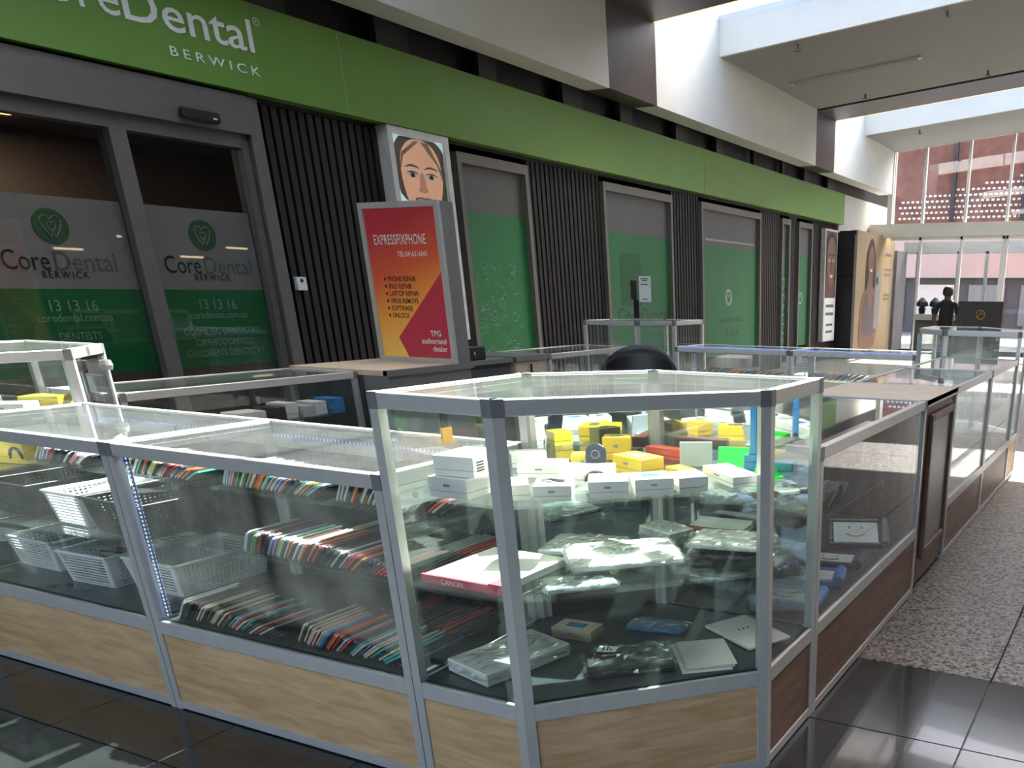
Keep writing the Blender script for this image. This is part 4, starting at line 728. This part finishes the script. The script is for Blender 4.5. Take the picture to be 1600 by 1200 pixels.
# office chair
oc = thing('office_chair', 'black rounded office chair inside the kiosk', 'chair', (-3.12, 5.0, 0), (0, 0, math.radians(200)))
b = B(); nx, nz = 12, 8; V_ = []; fs_ = []
for s in (0, 1):
    for j in range(nz+1):
        for i in range(nx+1):
            u = -1+2*i/nx; v = j/nz; wv = .275*(1-.10*max(0, v-.5)**2*4); V_.append((u*wv, -.22-.10*u*u*-1+.02*s*2-.06*v, .55+0.56*v-.05*u*u*v**3-.08*u**4*v**3))
W_ = (nx+1)*(nz+1)
for s in (0, 1):
    for j in range(nz):
        for i in range(nx): k = s*W_+j*(nx+1)+i; fs_.append((k, k+1, k+nx+2, k+nx+1))
for j in range(nz):
    for i in (0, nx): k = j*(nx+1)+i; fs_.append((k, k+nx+1, k+nx+1+W_, k+W_))
for i in range(nx):
    for j in (0, nz): k = j*(nx+1)+i; fs_.append((k, k+1, k+1+W_, k+W_))
b.add(V_, fs_); b.build('backrest', 'cover_black', oc, smooth=True); B().box(-.25, .25, -.2, .25, .44, .52).build('seat', 'cover_black', oc, bevel=.03); B().tube([(0, 0, .1), (0, 0, .44)], .03, 10).build('gas_column', 'black_print', oc); B().tube([(0, -.2, .47), (0, -.27, .62)], .025, 8).build('back_bar', 'black_print', oc)
for k in range(5): a = 2*math.pi*k/5; B().tube([(0, 0, .12), (.28*math.cos(a), .28*math.sin(a), .07)], [.03, .02], 8).build('leg', 'black_print', oc); B().tube([(.28*math.cos(a)-.02*math.sin(a), .28*math.sin(a)+.02*math.cos(a), .03), (.28*math.cos(a)+.02*math.sin(a), .28*math.sin(a)-.02*math.cos(a), .03)], .03, 10).build('caster', 'black_print', oc)
# ------------------------------------------------------------------ beyond the kiosk
mat('cloth_black', '101318', .8); mat('trousers', '15161a', .8); mat('gold', 'c9a05a', .4, .5)
def person(loc, rz):
    t = thing('person', 'person in a black short-sleeved top seen from behind beyond the kiosk', 'person', loc, (0, 0, rz))
    J = [(0, 0, .84), (0, .0, 1.0), (0, .01, 1.18), (0, 0, 1.30), (0, .01, 1.36), (0, .02, 1.44), (0, .02, 1.53), (.17, 0, 1.27), (.23, -.02, 1.02), (.22, .04, .80), (-.17, 0, 1.27), (-.23, -.02, 1.02), (-.22, .04, .80), (.09, 0, .78), (.10, .01, .42), (.10, 0, .06), (.11, .13, .03), (-.09, 0, .78), (-.10, .01, .42), (-.10, 0, .06), (-.11, .13, .03)]
    Rd = [(.16, .11), (.14, .10), (.17, .11), (.12, .08), (.055, .055), (.085, .095), (.06, .07), (.06, .06), (.045, .045), (.035, .03), (.06, .06), (.045, .045), (.035, .03), (.085, .085), (.06, .06), (.042, .045), (.035, .03), (.085, .085), (.06, .06), (.042, .045), (.035, .03)]
    E_ = [(0, 1), (1, 2), (2, 3), (3, 4), (4, 5), (5, 6), (3, 7), (7, 8), (8, 9), (3, 10), (10, 11), (11, 12), (0, 13), (13, 14), (14, 15), (15, 16), (0, 17), (17, 18), (18, 19), (19, 20)]
    me = bpy.data.meshes.new('body'); me.from_pydata(J, E_, []); o = link('body', me, t); sk_ = o.modifiers.new('s', 'SKIN')
    for k, v in enumerate(me.skin_vertices[0].data): v.radius = Rd[k]; v.use_root = (k == 0)
    o.modifiers.new('u', 'SUBSURF').levels = 1; bpy.context.view_layer.update()
    me2 = bpy.data.meshes.new_from_object(o.evaluated_get(bpy.context.evaluated_depsgraph_get())); o.modifiers.clear(); o.data = me2; me2.name = 'body'
    for mm in ('skin_dark', 'cloth_black', 'trousers'): me2.materials.append(M[mm])
    for p in me2.polygons:
        z_ = p.center.z; ax = abs(p.center.x); p.use_smooth = True; p.material_index = 0 if z_ > 1.33 or (ax > .17 and z_ < 1.08) else 1 if z_ > .85 else 2
        if z_ > 1.33 and ax > .15: p.material_index = 1
    B().lathe([(.02, .125), (.07, .11), (.098, .05), (.102, 0), (.095, -.04), (.06, -.06)], 16, 0, (0, -.0, 1.475)).build('hair', 'hair_black', t, smooth=True)
    for s in (1, -1):
        for k in range(5): B().tube([(s*(.22+.006*(k-2)*0), .04+.014*(k-2), .79), (s*.222, .042+.016*(k-2), .74), (s*.212, .045+.016*(k-2), .70-.008*abs(k-2) if k else .74)], [.009, .0085, .006], 6).build('finger', 'skin_dark', t)
    return t
person((-3.66, 17.0, 0), 0)
sb = worldthing('sign_board', 'black board sign with a gold ring emblem beyond the kiosk', 'sign', (-2.14, 12, 0)); B().box(-2.43, -1.85, 12, 12.05, .45, 1.365).build('board', 'dark_wall', sb, bevel=.004)
q = ell(-2.13, 1.2, .055, .055, 20); B().tube([(a, 11.995, c) for a, c in q+[q[0]]], .008, 6).build('emblem', 'gold', sb); B().tube([(-2.16, 11.995, 1.17), (-2.13, 11.995, 1.23), (-2.10, 11.995, 1.2)], .008, 6).build('emblem', 'gold', sb)
for a in ((-2.39, -1.89, 1.31, 1.315), (-2.39, -1.89, .5, .505), (-2.39, -2.385, .5, 1.315), (-1.895, -1.89, .5, 1.315)): B().box(a[0], a[1], 11.996, 12, a[2], a[3]).build('border_line', 'brown_timber', sb)
for x_ in (-2.4, -1.9): B().tube([(x_, 12.02, 0), (x_, 12.02, .46)], .02, 8).build('leg', 'black_print', sb); B().box(x_-.03, x_+.03, 11.85, 12.2, 0, .02).build('foot', 'black_print', sb)
kb = worldthing('counter', 'white topped counter beside the person in black', 'counter', (-4.2, 18.6, 0)); B().box(-4.62, -3.2, 18.3, 18.9, .95, 1.06).build('top', 'white_paint', kb); B().box(-4.6, -3.25, 18.4, 18.8, 0, .95).build('body', 'grey_shop', kb)
for k, (x_, l_) in enumerate(((-4.52, 'dark round pot plant on the white topped counter'), (-4.25, 'dark domed lamp on the white topped counter'))):
    pp = worldthing('counter_lamp' if k else 'pot_plant', l_, 'lamp' if k else 'plant', (x_, 18.6, 1.08)); B().lathe([(.06, 0), (.08, .12), (.02, .12)], 12, 0, (x_, 18.6, 1.06)).build('base', 'black_print', pp); B().lathe([(.03, .12), (.13, .16), (.11, .24), (.03, .32)], 14, 0, (x_, 18.6, 1.06)).build('shade' if k else 'foliage', 'cover_black', pp)
